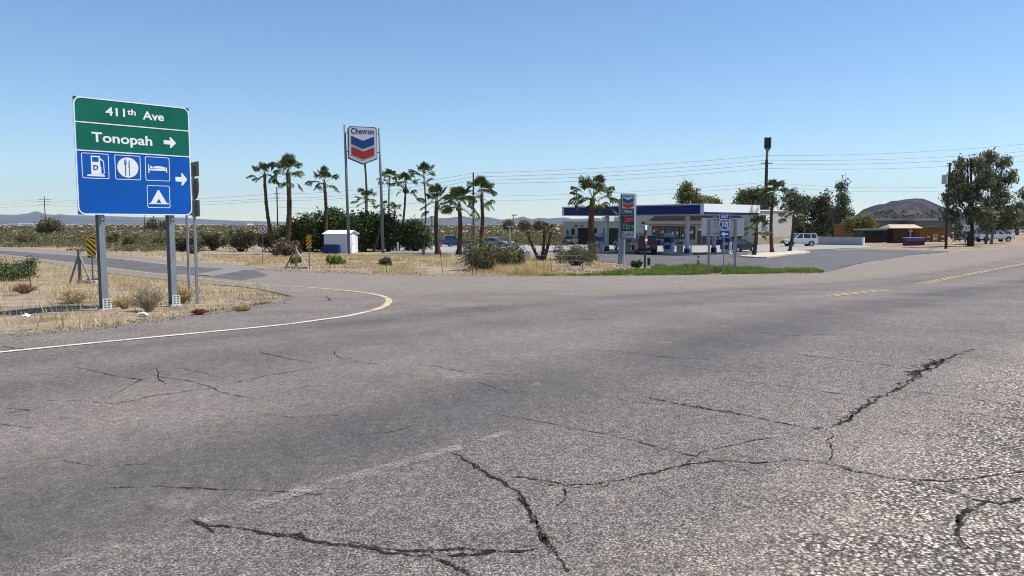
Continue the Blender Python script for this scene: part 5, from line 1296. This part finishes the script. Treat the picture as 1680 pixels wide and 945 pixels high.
palm(1267, 416.5, 1268.5, 322, 1.75, 'tall slim-trunked palm in the middle of the traffic island', .20, 'ring', 28, seed=15)
palm(1295, 414, 1302, 356, 1.6, 'dark-trunked palm at the right end of the traffic island in front of the white wagon', .18, 'shag', 22, seed=16)
for i, (bx, tx, ty, lab) in enumerate(((886, 866, 385, 'left stem of the three low bare palms right of the roadside bush'), (888, 893, 375, 'middle stem of the three low bare palms right of the roadside bush'), (891, 904, 381, 'right stem of the three low bare palms right of the roadside bush'))):
    palm(bx, 427+i*.4, tx, ty, .60, lab, .13, 'shag', 15, seed=20+i, group='cluster of three low palms')
# far palms under the hill: one built, the rest copied
x, D = at(1436, 360, 430).x, 430
fp = palm(1436, 370, 1436, 353.5, 2.1, 'small distant palm in the row at the foot of the brown hill', .3, 'smooth', 22, 430, seed=31, group='distant palms below the hill')
for px in (1442, 1449, 1455, 1461, 1467, 1472, 1478, 1483, 1487, 1493, 1499, 1504, 1512, 1519, 1526, 1533):
    D = 430+random.uniform(-25, 25); x = at(px, 360, D).x; q = dup(fp, (x, D, H(x, D)), random.uniform(0, 6)); s_ = random.uniform(.8, 1.25); q.scale = (1, 1, s_)

# ================================================================== TREES, HEDGES, SHRUBS
def ptree(name, px, D, label, blobs, mat, nclump, per, size, tr=.2, spread=.35, group=None, **k):
    x = at(px, 380, D).x; z = H(x, D); s_ = D/1250; bl = []
    for q in blobs:
        c = at(q[0], q[1], D); rx, rz = q[2]*s_, q[3]*s_; dy = q[4] if len(q) > 4 else random.uniform(-.4, .4)*rx
        k_ = 1. if 'oleander' in name else .78; bl.append((c.x-x, dy, c.z-z, rx*k_, (rx+rz)/2*k_, rz*k_))
        for _ in range(3 if 'oleander' in name else 4):
            f = random.uniform(.38, .66); a = random.uniform(0, 2*PI); g_ = random.uniform(.25, .75)
            bl.append((c.x-x+math.cos(a)*rx*g_, dy+random.uniform(-.5,.5)*rx, c.z-z+math.sin(a)*rz*g_, rx*f, (rx+rz)/2*f, rz*f))
    return tree(name, (x, D, z), label, 'hedge' if 'oleander' in name else 'tree', bl, tr, mat, nclump, per, spread, size, group=group, **k)
HG = 'dense oleander bushes behind the shed'
ptree('oleander_bush', 485, 90, 'dark oleander bush behind the two leftmost palms', [(478,388,24,22),(500,378,22,26),(470,400,22,14),(512,395,18,20)], HEDGEL, 700, 12, .16, .1, .28, HG, shell=.7)
ptree('oleander_bush', 545, 91, 'tall dark oleander bush rising above the white shed', [(525,372,22,26),(552,370,24,27),(578,372,22,26),(545,395,34,18),(515,392,20,20),(596,388,14,22)], HEDGEL, 1000, 12, .16, .1, .28, HG, shell=.7)
ptree('oleander_bush', 625, 92, 'dark oleander bush between the two tall sign poles', [(605,374,22,26),(630,374,22,26),(648,385,20,22),(622,398,34,14)], HEDGEL, 900, 12, .16, .1, .28, HG, shell=.7)
ptree('oleander_bush', 683, 93, 'domed dark green oleander bush left of the slim straight palm', [(683,384,23,25),(672,392,18,18),(692,394,15,16),(683,400,22,10)], HEDGEL, 620, 12, .16, .1, .26, HG, shell=.75)
BT = 'trees behind the shop'
ptree('shade_tree', 1128, 165, 'pale yellow-green tree above the blue canopy', [(1124,316,12,13),(1136,322,14,11),(1118,328,10,8),(1146,331,10,6)], YGL, 260, 12, .26, .2, .5, BT, bark=GWOOD)
ptree('shade_tree', 1168, 170, 'low yellow-green treetop just right of the pale tree above the canopy', [(1164,333,12,7),(1176,335,9,5)], YGL, 110, 12, .26, .15, .45, BT)
ptree('shade_tree', 1232, 165, 'olive green tree behind the white canopy end and the mast', [(1223,322,16,13),(1246,324,20,16),(1210,332,10,8),(1262,330,14,18),(1236,345,26,16)], SCRUBL, 420, 14, .26, .3, .42, BT)
ptree('shade_tree', 1312, 160, 'large dark tree behind the white wagon', [(1302,330,22,24),(1286,350,18,20),(1322,345,24,26),(1338,362,20,20),(1300,372,28,16),(1344,338,12,16),(1325,385,26,10)], DARKL, 480, 16, .25, .4, .42, BT)
ptree('shade_tree', 1353, 158, 'grey green tree at the right edge of the large dark tree', [(1350,332,12,16),(1356,355,12,22),(1348,378,12,14)], SCRUBL, 300, 12, .26, .2, .5, BT)
ptree('shade_tree', 1383, 150, 'tall thin upright tree right of the dark trees', [(1383,305,8,14),(1382,325,13,18),(1388,350,14,20),(1376,352,12,20),(1382,376,18,16),(1370,385,12,12)], DARKL, 420, 13, .20, .18, .34, BT, droop=.8)
ptree('mesquite_tree', 1410, 135, 'yellow-green spreading mesquite in front of the hill', [(1404,364,16,9),(1420,362,14,9),(1392,372,12,10),(1430,368,10,7),(1412,380,18,8)], YGL, 300, 12, .18, .14, .35, BT, multi=3)
eb = [(1572,300,20,22),(1560,322,18,20),(1585,272,16,14),(1603,262,16,11),(1628,256,16,12),(1645,270,14,14),(1655,292,14,15),(1612,292,22,20),(1588,325,24,24),(1560,352,20,18),(1622,322,24,24),(1598,352,26,22),(1572,378,16,14),(1640,318,18,20)]
ptree('eucalyptus_tree', 1590, 100, 'big eucalyptus with several dark trunks beside the utility pole', eb[:1]+eb[1:4]+eb[7:10]+eb[11:13], EUCL, 540, 16, .16, .24, .30, 'eucalyptus trees by the dirt lot', droop=1.1, elong=3.2, multi=3, nlimb=24, bark=WOOD, shell=.4)
ptree('eucalyptus_tree', 1622, 106, 'big eucalyptus with a pale trunk above the white pickup', [(1628,256,16,12),(1648,268,13,13),(1656,292,14,15),(1636,300,16,16),(1640,326,18,18),(1625,345,22,18),(1655,352,18,18),(1672,340,12,12),(1612,280,14,14),(1640,370,22,10),(1684,318,10,10),(1612,372,14,12)], EUCL, 500, 16, .16, .17, .30, 'eucalyptus trees by the dirt lot', droop=1.1, elong=3.2, multi=2, nlimb=24, bark=M('pale_bark', (.20,.17,.14), .9, 0, .3, 3), shell=.4)
ptree('mesquite_tree', 1668, 190, 'dusty green mesquite at the right edge of the picture', [(1662,366,18,10),(1682,360,16,12),(1645,372,14,8)], SCRUBL, 300, 12, .26, .2, .5, BT, multi=2)
ptree('mesquite_tree', 82, 300, 'round grey-green bush tree below the far left pole', [(82,368,20,11),(68,374,14,7),(97,375,13,6)], SCRUBL, 330, 12, .36, .2, .7, 'lone desert trees', multi=3)
for i, (px, py, rx, rz, D, lab) in enumerate(((835,368.5,8,2.6,380,'distant desert tree behind the lot lamp post'), (862,368.5,9,2.8,400,'distant desert tree left of the shop mountains'), (885,368.5,9,2.6,420,'distant desert tree nearest the canopy'), (250,367,9,6,420,'distant desert tree below the guide sign'), (275,369,8,5,380,'distant desert tree beside the guide sign post'))):
    ptree('desert_tree', px, D, lab, [(px,py,rx*.7,rz),(px+rx*.6,py+2,rx*.6,rz*.7),(px-rx*.6,py+2,rx*.6,rz*.7)], SCRUBL, 130, 9, .55, .2, .8, 'lone desert trees')
# roadside shrubs
def pshrub(px, py, wpx, hpx, label, mat, n, size=.07, name='shrub', group='shrubs along the verge', **k):
    b = G(px, py); s_ = b.y/1250; return shrub(name, b, label, wpx*s_/2, wpx*s_/2*.8, hpx*s_, mat, n, size, group=group, **k)
pshrub(803, 444, 92, 50, 'big dark creosote bush at the road edge in front of the shaggy palm', SCRUBL, 7000, .055, lumps=9)
pshrub(838, 442, 50, 38, 'olive bush merging with the right side of the big creosote bush', SCRUBL, 3200, .055)
pshrub(946, 436, 76, 34, 'wide grey green bush below the large shaggy palm', LEAF('grey_green_leaf', [(.09,.09,.05),(.15,.145,.085),(.22,.20,.13)], .2), 5600, .05, lumps=8)
pshrub(1044, 440, 20, 12, 'small dark bush at the foot of the price sign', HEDGEL, 700, .06)
pshrub(485, 433, 18, 12, 'small bright green tuft right of the striped marker', GRASSG, 900, .05, elong=6, droop=-1.5)
pshrub(552, 434, 30, 15, 'larger green tuft in front of the white shed', GRASSG, 1500, .05, elong=6, droop=-1.5)
pshrub(632, 437, 20, 12, 'small dark spiky plant in the dry grass below the right sign pole', HEDGEL, 600, .06, elong=6, droop=-1.2)
D0 = 'scrubby bushes beyond the ramp'
DK = LEAF('dark_scrub_leaf', [(.025,.030,.014),(.05,.052,.022),(.09,.08,.035)], .15)
for i, (px, py, w, h, lab, mt) in enumerate(((395,413,56,33,'dark rounded bush below the no pedestrians sign',DK), (350,411,44,28,'dark bush left of the no pedestrians sign',DK), (445,413,46,34,'dark bush at the foot of the leaning palm',DK), (470,421,52,26,'brown twiggy bush behind the wooden cattle grid wing',LEAF('twig_brown',[(.12,.085,.05),(.20,.15,.10)],.1)),
      (300,413,44,22,'low dark bush behind the edge-on route sign',DK), (318,416,26,14,'small green bush beside the ramp near the route sign',SCRUBL), (215,405,26,18,'low olive bush right of the striped marker across the ramp',SCRUBF), (182,401,24,18,'brownish olive bush behind the first guide sign post',SCRUBF), (45,400,40,18,'wide dusty bush across the ramp at far left',SCRUBF), (262,402,22,14,'small dusty bush across the ramp behind the guide sign',SCRUBF), (500,412,30,22,'dark bush left of the white shed',DK))):
    pshrub(px, py, w, h, lab, mt, 2600, .10, group=D0, stems=20)
pshrub(5, 462, 110, 34, 'low spreading green bush at the left edge of the picture', LEAF('sage_green_leaf', [(.06,.085,.03),(.10,.13,.05),(.15,.18,.08)], .25), 8000, .045, group=None, lumps=12)
# twiggy dry weeds
def twig(px, py, w, h, label, mat, n=90, r=.006):
    b = G(px, py); o = thing('dry_weed', b, label, 'dry weed', 'dry weeds in the roadside verge'); mb = MB(); V = []; 
    for k in range(n):
        a = random.uniform(0, 2*PI); e = random.uniform(.25, 1.); t_ = Vector((math.cos(a)*w*e*.5, math.sin(a)*w*e*.4, h*random.uniform(.5, 1)*(1.1-e*.5))); m_ = t_*.5+Vector((0,0,h*.06))
        mb.tube([Vector((0,0,-.02)), m_, t_], [r, r*.7, r*.3], 3, cap=False)
        for j in range(3): q = m_.lerp(t_, random.random()); mb.tube([q, q+Vector((random.uniform(-.12,.12)*w, random.uniform(-.12,.12)*w, random.uniform(.03,.16)*h))], [r*.5, r*.25], 3, cap=False); V.append(q)
    mb.build('stems', mat, o); C = np.array([tuple(v) for v in V]); v_, f_ = leaf_quads(C, .012, 3, -.5); fastmesh('seed_heads', v_, f_, mat, o); return o
twig(245, 512, .85, .62, 'pale leafless twiggy weed between the guide sign posts', STRAWG, 150)
twig(205, 508, .6, .32, 'smaller straw-coloured weed right of the left sign post', STRAW, 90)
twig(327, 517, .36, .14, 'rust red dead weed on the gravel below the route sign', REDWEED, 220, .004)
twig(396, 511, .42, .12, 'orange dry weed on the gravel right of the rust red one', LEAF('orange_weed', [(.42,.24,.08),(.55,.36,.16)], .2), 200, .004)
twig(40, 483, .8, .35, 'brown dead tumbleweed beside the lone stake', LEAF('brown_weed', [(.22,.13,.07),(.33,.22,.13)], .2), 200, .006)
twig(120, 500, .9, .4, 'straw weed left of the left guide sign post', STRAW, 120)
twig(300, 497, .7, .45, 'tall straw weed at the foot of the right guide sign post', STRAW, 120)
# litter
for px, py, lab, s_ in ((43, 521.5, 'crumpled white litter in the dry grass at left', .10), (236, 519, 'flat pale paper scrap on the gravel edge', .13), (308, 492, 'white paper scrap between the guide sign post and steel post', .12)):
    b = G(px, py); mb = MB(); n = 10; vs = [(s_*math.cos(2*PI*k/n)*random.uniform(.5,1.2), s_*.7*math.sin(2*PI*k/n)*random.uniform(.5,1.2), random.uniform(.0,.05)) for k in range(n)]+[(0,0,.07),(0.02,0,0)]
    mb.add(vs, [(k, (k+1) % n, n) for k in range(n)]+[((k+1) % n, k, n+1) for k in range(n)], WHITE); o = mb.build('paper_litter', WHITE, loc=b+Vector((0,0,.02))); tag(o, lab, 'litter', 'scraps of litter')

# ---- loose stones along the edges: stuff
def stones(name, poly, n, r0, r1, mat):
    P = np.array(poly); x0, y0 = P.min(0); x1, y1 = P.max(0); xs_ = rng.uniform(x0, x1, n*5); ys_ = rng.uniform(y0, y1, n*5)
    k = in_poly(xs_, ys_, poly); xs_, ys_ = xs_[k][:n], ys_[k][:n]; m_ = len(xs_)
    O = np.array([(1,0,0),(-1,0,0),(0,1,0),(0,-1,0),(0,0,.75),(0,0,-.5)], float); FT = np.array([(0,2,4),(2,1,4),(1,3,4),(3,0,4),(2,0,5),(1,2,5),(3,1,5),(0,3,5)])
    r = rng.uniform(r0, r1, m_)*rng.uniform(.5, 1.3, m_); V = O[None]*rng.uniform(.6, 1.3, (m_, 6, 1))*r[:, None, None]; a = rng.uniform(0, 6.3, m_)
    ca, sa = np.cos(a)[:, None], np.sin(a)[:, None]; V = np.stack([V[..., 0]*ca-V[..., 1]*sa, V[..., 0]*sa+V[..., 1]*ca, V[..., 2]], 2)
    on = in_poly(xs_, ys_, MAINW)*.014
    V += np.stack([xs_, ys_, h0(xs_, ys_)+on+r*.25], 1)[:, None, :]
    return tag(fastmesh(name, V.reshape(-1, 3), (FT[None]+6*np.arange(m_)[:, None, None]).reshape(-1, 3), mat), kind='stuff')
STN = LEAF('gravel_stone', [(.12,.095,.075),(.20,.165,.13),(.29,.24,.20)], 0.)
stones('edge_gravel', PP((-30,562),(0,556),(110,549),(250,533),(330,520),(470,499),(484,486),(440,477),(330,508),(250,521),(110,537),(0,543),(-30,546)), 2200, .006, .018, STN)
stones('verge_gravel', PP((400,444),(620,452),(870,455),(1350,449.5),(1350,446),(990,449),(870,449),(620,446),(450,438)), 2600, .012, .04, STN)
stones('dirt_stones', PP((880,449),(1045,443),(1030,434),(960,437),(890,440)), 700, .03, .11, LEAF('tan_stone', [(.22,.15,.11),(.34,.24,.18),(.42,.33,.26)], 0.))
# ---- grass: stuff
def blades(name, poly, n, hmin, hmax, w, mat, clump=.9, lean=.5, hide=None, extra=None, thr=.0, nz=.45):
    P = np.array(poly); x0, y0 = P.min(0); x1, y1 = P.max(0)
    xs_ = rng.uniform(x0, x1, n*4); ys_ = rng.uniform(y0, y1, n*4)
    k = in_poly(xs_, ys_, poly)
    xs_, ys_ = xs_[k], ys_[k]
    for Q in (MAINW,): kk = ~in_poly(xs_, ys_, Q); xs_, ys_ = xs_[kk], ys_[kk]
    d = np.array([mnoise.noise((a*nz, b*nz, 2.))+.5*mnoise.noise((a*nz*3.5, b*nz*3.5, 5.)) for a, b in zip(xs_, ys_)])
    k = (d*clump+rng.random(len(d))*.9 > thr+.35); xs_, ys_, d = xs_[k][:n], ys_[k][:n], d[k][:n]
    m_ = len(xs_); h = rng.uniform(hmin, hmax, m_)*(1+.8*np.clip(d, -.6, 1)); z = h0(xs_, ys_)+np.array([0.]*m_)
    a = rng.uniform(0, 2*PI, m_); ln = rng.uniform(0, lean, m_)*h*1.6
    ww = w*rng.uniform(.6, 1.4, m_); ca, sa = np.cos(a), np.sin(a); b2 = rng.uniform(0, 2*PI, m_)
    B = np.stack([xs_, ys_, z-.01], 1); s_ = np.stack([-np.sin(b2), np.cos(b2), np.zeros(m_)], 1)*ww[:, None]
    mid = B+np.stack([ca*ln*.35, sa*ln*.35, h*.6], 1); tp = B+np.stack([ca*ln, sa*ln, h*np.sqrt(np.clip(1-(ln/h/1.9)**2, .1, 1))], 1)
    V = np.stack([B-s_, B+s_, mid+s_*.7, tp, mid-s_*.7], 1).reshape(-1, 3); i = np.arange(m_)*5
    F = np.concatenate([np.stack([i, i+1, i+2, i+4], 1)]); T = np.stack([i+4, i+2, i+3, i+3], 1)
    F2 = np.stack([i+4, i+2, i+3], 1)
    # tips as their own triangles share verts: write as quads with a midpoint
    V2 = np.concatenate([V, ((mid+tp)/2+s_*.25)]); j = 5*m_+np.arange(m_); F = np.concatenate([F, np.stack([i+4, i+2, j, i+3], 1)])
    o = fastmesh(name, V2, F, mat); return tag(o, kind='stuff')
ISLAND = PP((-60,556),(0,548),(110,542),(250,526),(330,513),(420,501),(474,488),(440,479),(400,472),(300,462.5),(170,448),(50,428),(-60,413))
blades('dry_grass', ISLAND, 70000, .05, .22, .006, STRAW, 1.7, .8, thr=.2)
blades('dry_grass_mat', ISLAND, 70000, .015, .07, .009, STRAW, 1.6, 1., thr=.22, nz=.3)
blades('dry_grass', ISLAND, 9000, .15, .42, .005, STRAW, 1.4, .5, thr=.25, nz=.7)
blades('verge_weeds', PP((-20,556),(110,541),(250,525),(330,512),(470,492),(470,502),(330,524),(250,536),(110,552),(0,560)), 5000, .02, .07, .006, GRASSG, 1.2, .6, thr=.35, nz=1.2)
blades('gravel_edge_weeds', PP((110,538),(250,523),(420,500),(540,486),(540,492),(420,508),(250,531),(110,545)), 2500, .02, .06, .006, GRASSG, 1.2, .6, thr=.4, nz=1.2)
VERGE = PP((380,433),(450,440),(560,446.5),(620,449.5),(870,452.6),(990,452.4),(1010,440),(1000,433),(960,422),(860,419.5),(720,418),(620,418),(520,418),(420,421),(340,420))
blades('verge_dry_grass', VERGE, 34000, .04, .24, .012, STRAW, 1.8, .8, thr=.28, nz=.35)
FARV = PP((-60,398),(0,404),(160,414),(300,427),(380,432),(360,418),(260,408),(160,402),(0,397))
blades('far_verge_dry_grass', FARV, 16000, .1, .35, .02, STRAW, 1., .7, thr=.1)
GREENP = PP((880,453.3),(1000,452.8),(1100,451.9),(1349,448.2),(1352,446.5),(1335,443.5),(1260,442),(1150,440),(1085,440),(1060,443),(1010,446),(960,449.5),(900,451.5))
blades('straw_tussocks', PP((815,451),(900,452.5),(905,443),(850,435),(812,440)), 5000, .25, .6, .009, STRAW, 1., .9, thr=.0, nz=.8)
blades('green_verge', GREENP, 42000, .03, .22, .012, GRASSG, 1.4, .7, thr=-.1, nz=.6)
blades('green_verge_tall', PP((1060,449),(1240,448),(1240,443),(1150,440),(1075,439)), 7000, .12, .36, .012, GRASSG, 1.6, .6, thr=.35, nz=.7)
# weeds at the pavement toe
# desert scrub beyond
def scrub():
    allC = []; allS = []
    N = 36000
    px = rng.uniform(-160, 1780, N); inv = rng.uniform(1/3000, 1/84., N)**1.0; D = 1/inv
    for i in range(N):
        x = (px[i]-840)/FPX*D[i]; y = D[i]
        if y < 175 and px[i] > 600: 
            if not (820 < px[i] < 925 and y > 150) and not (600 < px[i] < 930 and y > 132): continue
        if px[i] > 1250 and y < 240: continue
        if y < 112 and (y+.95*x > 36+mnoise.noise((x*.05, y*.05, 9))*9 or y < 88-x*0.0): 
            if not (px[i] < 330 and y > 95-.10*px[i]): continue
        if in_poly(x, y, MAIN) or in_poly(x, y, LOT): continue
        dens = .10+.55*mnoise.noise((x*.05, y*.05, 3.3))+.80*sm(125, 190, y)
        if rng.random() > dens: continue
        s = rng.uniform(.45, 1.25)*(1+.35*(rng.random() < .1)); n = int(np.clip(5200/y, 9, 46)); z = H(x, y)
        if y > 420: s *= 1.9; n += 8
        c = rng.normal(size=(n, 3)); c /= np.linalg.norm(c, axis=1)[:, None]; c *= (.45+.55*rng.random((n, 1)))*s; c[:, 2] = np.abs(c[:, 2])*.6
        c += (x, y, z); allC.append(c); allS.append(np.full(n, max(.12, y/1250*1.5)*(.8+.3*rng.random())))
    C = np.concatenate(allC); S_ = np.concatenate(allS); V, F = leaf_quads(C, S_*1.15, 1.5, -.3)
    return fastmesh('desert_scrub', V, F, SCRUBF)
tag(scrub(), kind='stuff')

# ================================================================== HILLS
def hill(name, prof, D, mat, depth, rough=.12, n=220, rows=26, kind='structure', seed=0):
    xs_ = np.linspace(prof[0][0], prof[-1][0], n); ys_ = np.interp(xs_, [p[0] for p in prof], [p[1] for p in prof]); V = []
    zb = -2.6
    for j in range(rows):
        v = j/(rows-1)
        for i in range(n):
            hgt = max(0, top(xs_[i], ys_[i], D)-zb); x = at(xs_[i], 360, D).x; yy = D+(v-.5)*depth
            s_ = 1-abs(v-.5)*2; s_ = s_**.85
            nz = mnoise.fractal((x/depth*3.2+seed, yy/depth*3.2, seed), .9, 2.1, 6)
            rid = abs(mnoise.noise((x/depth*6+seed, v*2.2, seed+2)))
            w = s_*(1-s_)*4*1.0
            z = hgt*s_*(1-.35*rid*min(1, w))+hgt*rough*nz*min(1, s_*3)*(.25+w)
            V.append((x*(yy/D), yy, zb+z-(.5 if s_ <= 0 else 0)))
    I_ = np.arange(n*rows).reshape(rows, n); F = np.stack([I_[:-1, :-1].ravel(), I_[:-1, 1:].ravel(), I_[1:, 1:].ravel(), I_[1:, :-1].ravel()], 1)
    o = fastmesh(name, V, F, mat); return tag(o, kind=kind)
m, nt = newmat('hill_rock'); t = NT(nt); co = t.n('ShaderNodeTexCoord').outputs['Object']
c = t.ramp(t.noise(co, .012, 8, .75), [(.42, (.014,.012,.018)), (.52, (.040,.031,.036)), (.62, (.10,.078,.068))]); c = t.mix(1, c, t.ramp(t.noise(co, .09, 6, .8), [(.35, .6), (.65, 1.3)]), 'MULTIPLY'); t.out(t.bsdf(c, .95, 0, .1)); HR_ = m
hill('rocky_hill', [(1392,366),(1402,354),(1416,345),(1432,339),(1450,333.5),(1468,328.5),(1486,325),(1500,322.8),(1512,323),(1524,327),(1540,333),(1562,342),(1590,348),(1620,345),(1650,338),(1680,333),(1720,330),(1780,340),(1840,360)], 2100, HR_, 900, .42, 260, 36, seed=3)
m, nt = newmat('mountain_rock'); t = NT(nt); co = t.n('ShaderNodeTexCoord').outputs['Object']
c = t.ramp(t.noise(co, .0012, 8, .7), [(.38, (.045,.042,.045)), (.65, (.105,.09,.085))]); t.out(t.bsdf(c, .95, 0, .1)); MR = m
hill('near_mountains', [(560,367),(610,364),(650,360),(690,358),(705,356),(730,358),(760,354.5),(775,358),(800,355.5),(822,360),(845,358),(858,354.5),(872,359),(886,356.5),(900,358),(925,356),(940,359),(980,357),(1010,362),(1060,360),(1120,364),(1200,367)], 9000, MR, 3800, .10, 300, 22, seed=7)
hill('far_mountains', [(-160,356),(-80,352),(0,351.5),(30,351.5),(45,350),(58,346),(66,347),(74,350.5),(90,352),(98,350.5),(115,352.5),(160,353),(240,356),(300,356),(330,359),(370,361),(430,363),(520,364.5),(600,366)], 12500, MR, 4200, .08, 300, 20, seed=12)

# ================================================================== AIR, SKY, LIGHT, CAMERA
HZ = 4.2e-5
mb = MB(); mb.box((0, 7500, 380), (30000, 16800, 770)); hz = mb.build('haze'); tag(hz, kind='stuff')
m, nt = newmat('haze'); t = NT(nt); v = t.n('ShaderNodeVolumePrincipled'); v.inputs['Color'].default_value = (.66,.82,1,1); v.inputs['Density'].default_value = HZ; v.inputs['Anisotropy'].default_value = .2
t.out(None, v.outputs[0]); hz.data.materials.append(m)
SUN_EL, SUN_AZ = R(60), R(5)       # azimuth measured from +x towards +y
w = bpy.data.worlds.new('World'); scn.world = w; w.use_nodes = True; nt = w.node_tree
for n_ in list(nt.nodes): nt.nodes.remove(n_)
sk = nt.nodes.new('ShaderNodeTexSky'); sk.sky_type = 'NISHITA'; sk.sun_disc = False; sk.sun_elevation = SUN_EL; sk.sun_rotation = R(90)-SUN_AZ
sk.air_density = 1.0; sk.dust_density = .0; sk.ozone_density = 2.2; sk.altitude = 400
bg = nt.nodes.new('ShaderNodeBackground'); bg.inputs['Strength'].default_value = .096
ou = nt.nodes.new('ShaderNodeOutputWorld'); hs_ = nt.nodes.new('ShaderNodeHueSaturation'); hs_.inputs['Saturation'].default_value = 1.1; nt.links.new(sk.outputs[0], hs_.inputs['Color']); mt_ = nt.nodes.new('ShaderNodeMix'); mt_.data_type = 'RGBA'; mt_.blend_type = 'MULTIPLY'; mt_.inputs[0].default_value = 1; mt_.inputs[7].default_value = (.92, 1.0, 1.06, 1); nt.links.new(hs_.outputs[0], mt_.inputs[6]); nt.links.new(mt_.outputs[2], bg.inputs[0]); nt.links.new(bg.outputs[0], ou.inputs[0])
sl = bpy.data.lights.new('sun', 'SUN'); sl.energy = 4.3; sl.angle = R(.5); sl.color = (1, .955, .89)
so = bpy.data.objects.new('sun', sl); COL.objects.link(so)
sd = Vector((math.cos(SUN_EL)*math.cos(SUN_AZ), math.cos(SUN_EL)*math.sin(SUN_AZ), math.sin(SUN_EL)))
so.rotation_euler = sd.to_track_quat('Z', 'Y').to_euler(); so.location = (0, 0, 40)
cam = bpy.data.cameras.new('camera'); co_ = bpy.data.objects.new('camera', cam); COL.objects.link(co_)
cam.sensor_width = 36; cam.lens = 36*FPX/1680; cam.clip_end = 40000; cam.clip_start = .05
co_.location = (0, 0, EYE); co_.rotation_euler = (PI/2-PITCH, 0, 0); scn.camera = co_
scn.view_settings.view_transform = 'Standard'; scn.view_settings.look = 'None'; scn.view_settings.exposure = 0.55; scn.view_settings.gamma = 1
scn.view_settings.use_curve_mapping = False
scn.cycles.max_bounces = 6; scn.cycles.transparent_max_bounces = 12; scn.cycles.volume_bounces = 0
scn.cycles.use_denoising = True; scn.cycles.denoising_input_passes = 'RGB_ALBEDO_NORMAL'; scn.cycles.denoising_prefilter = 'ACCURATE'; scn.cycles.filter_width = 1.0
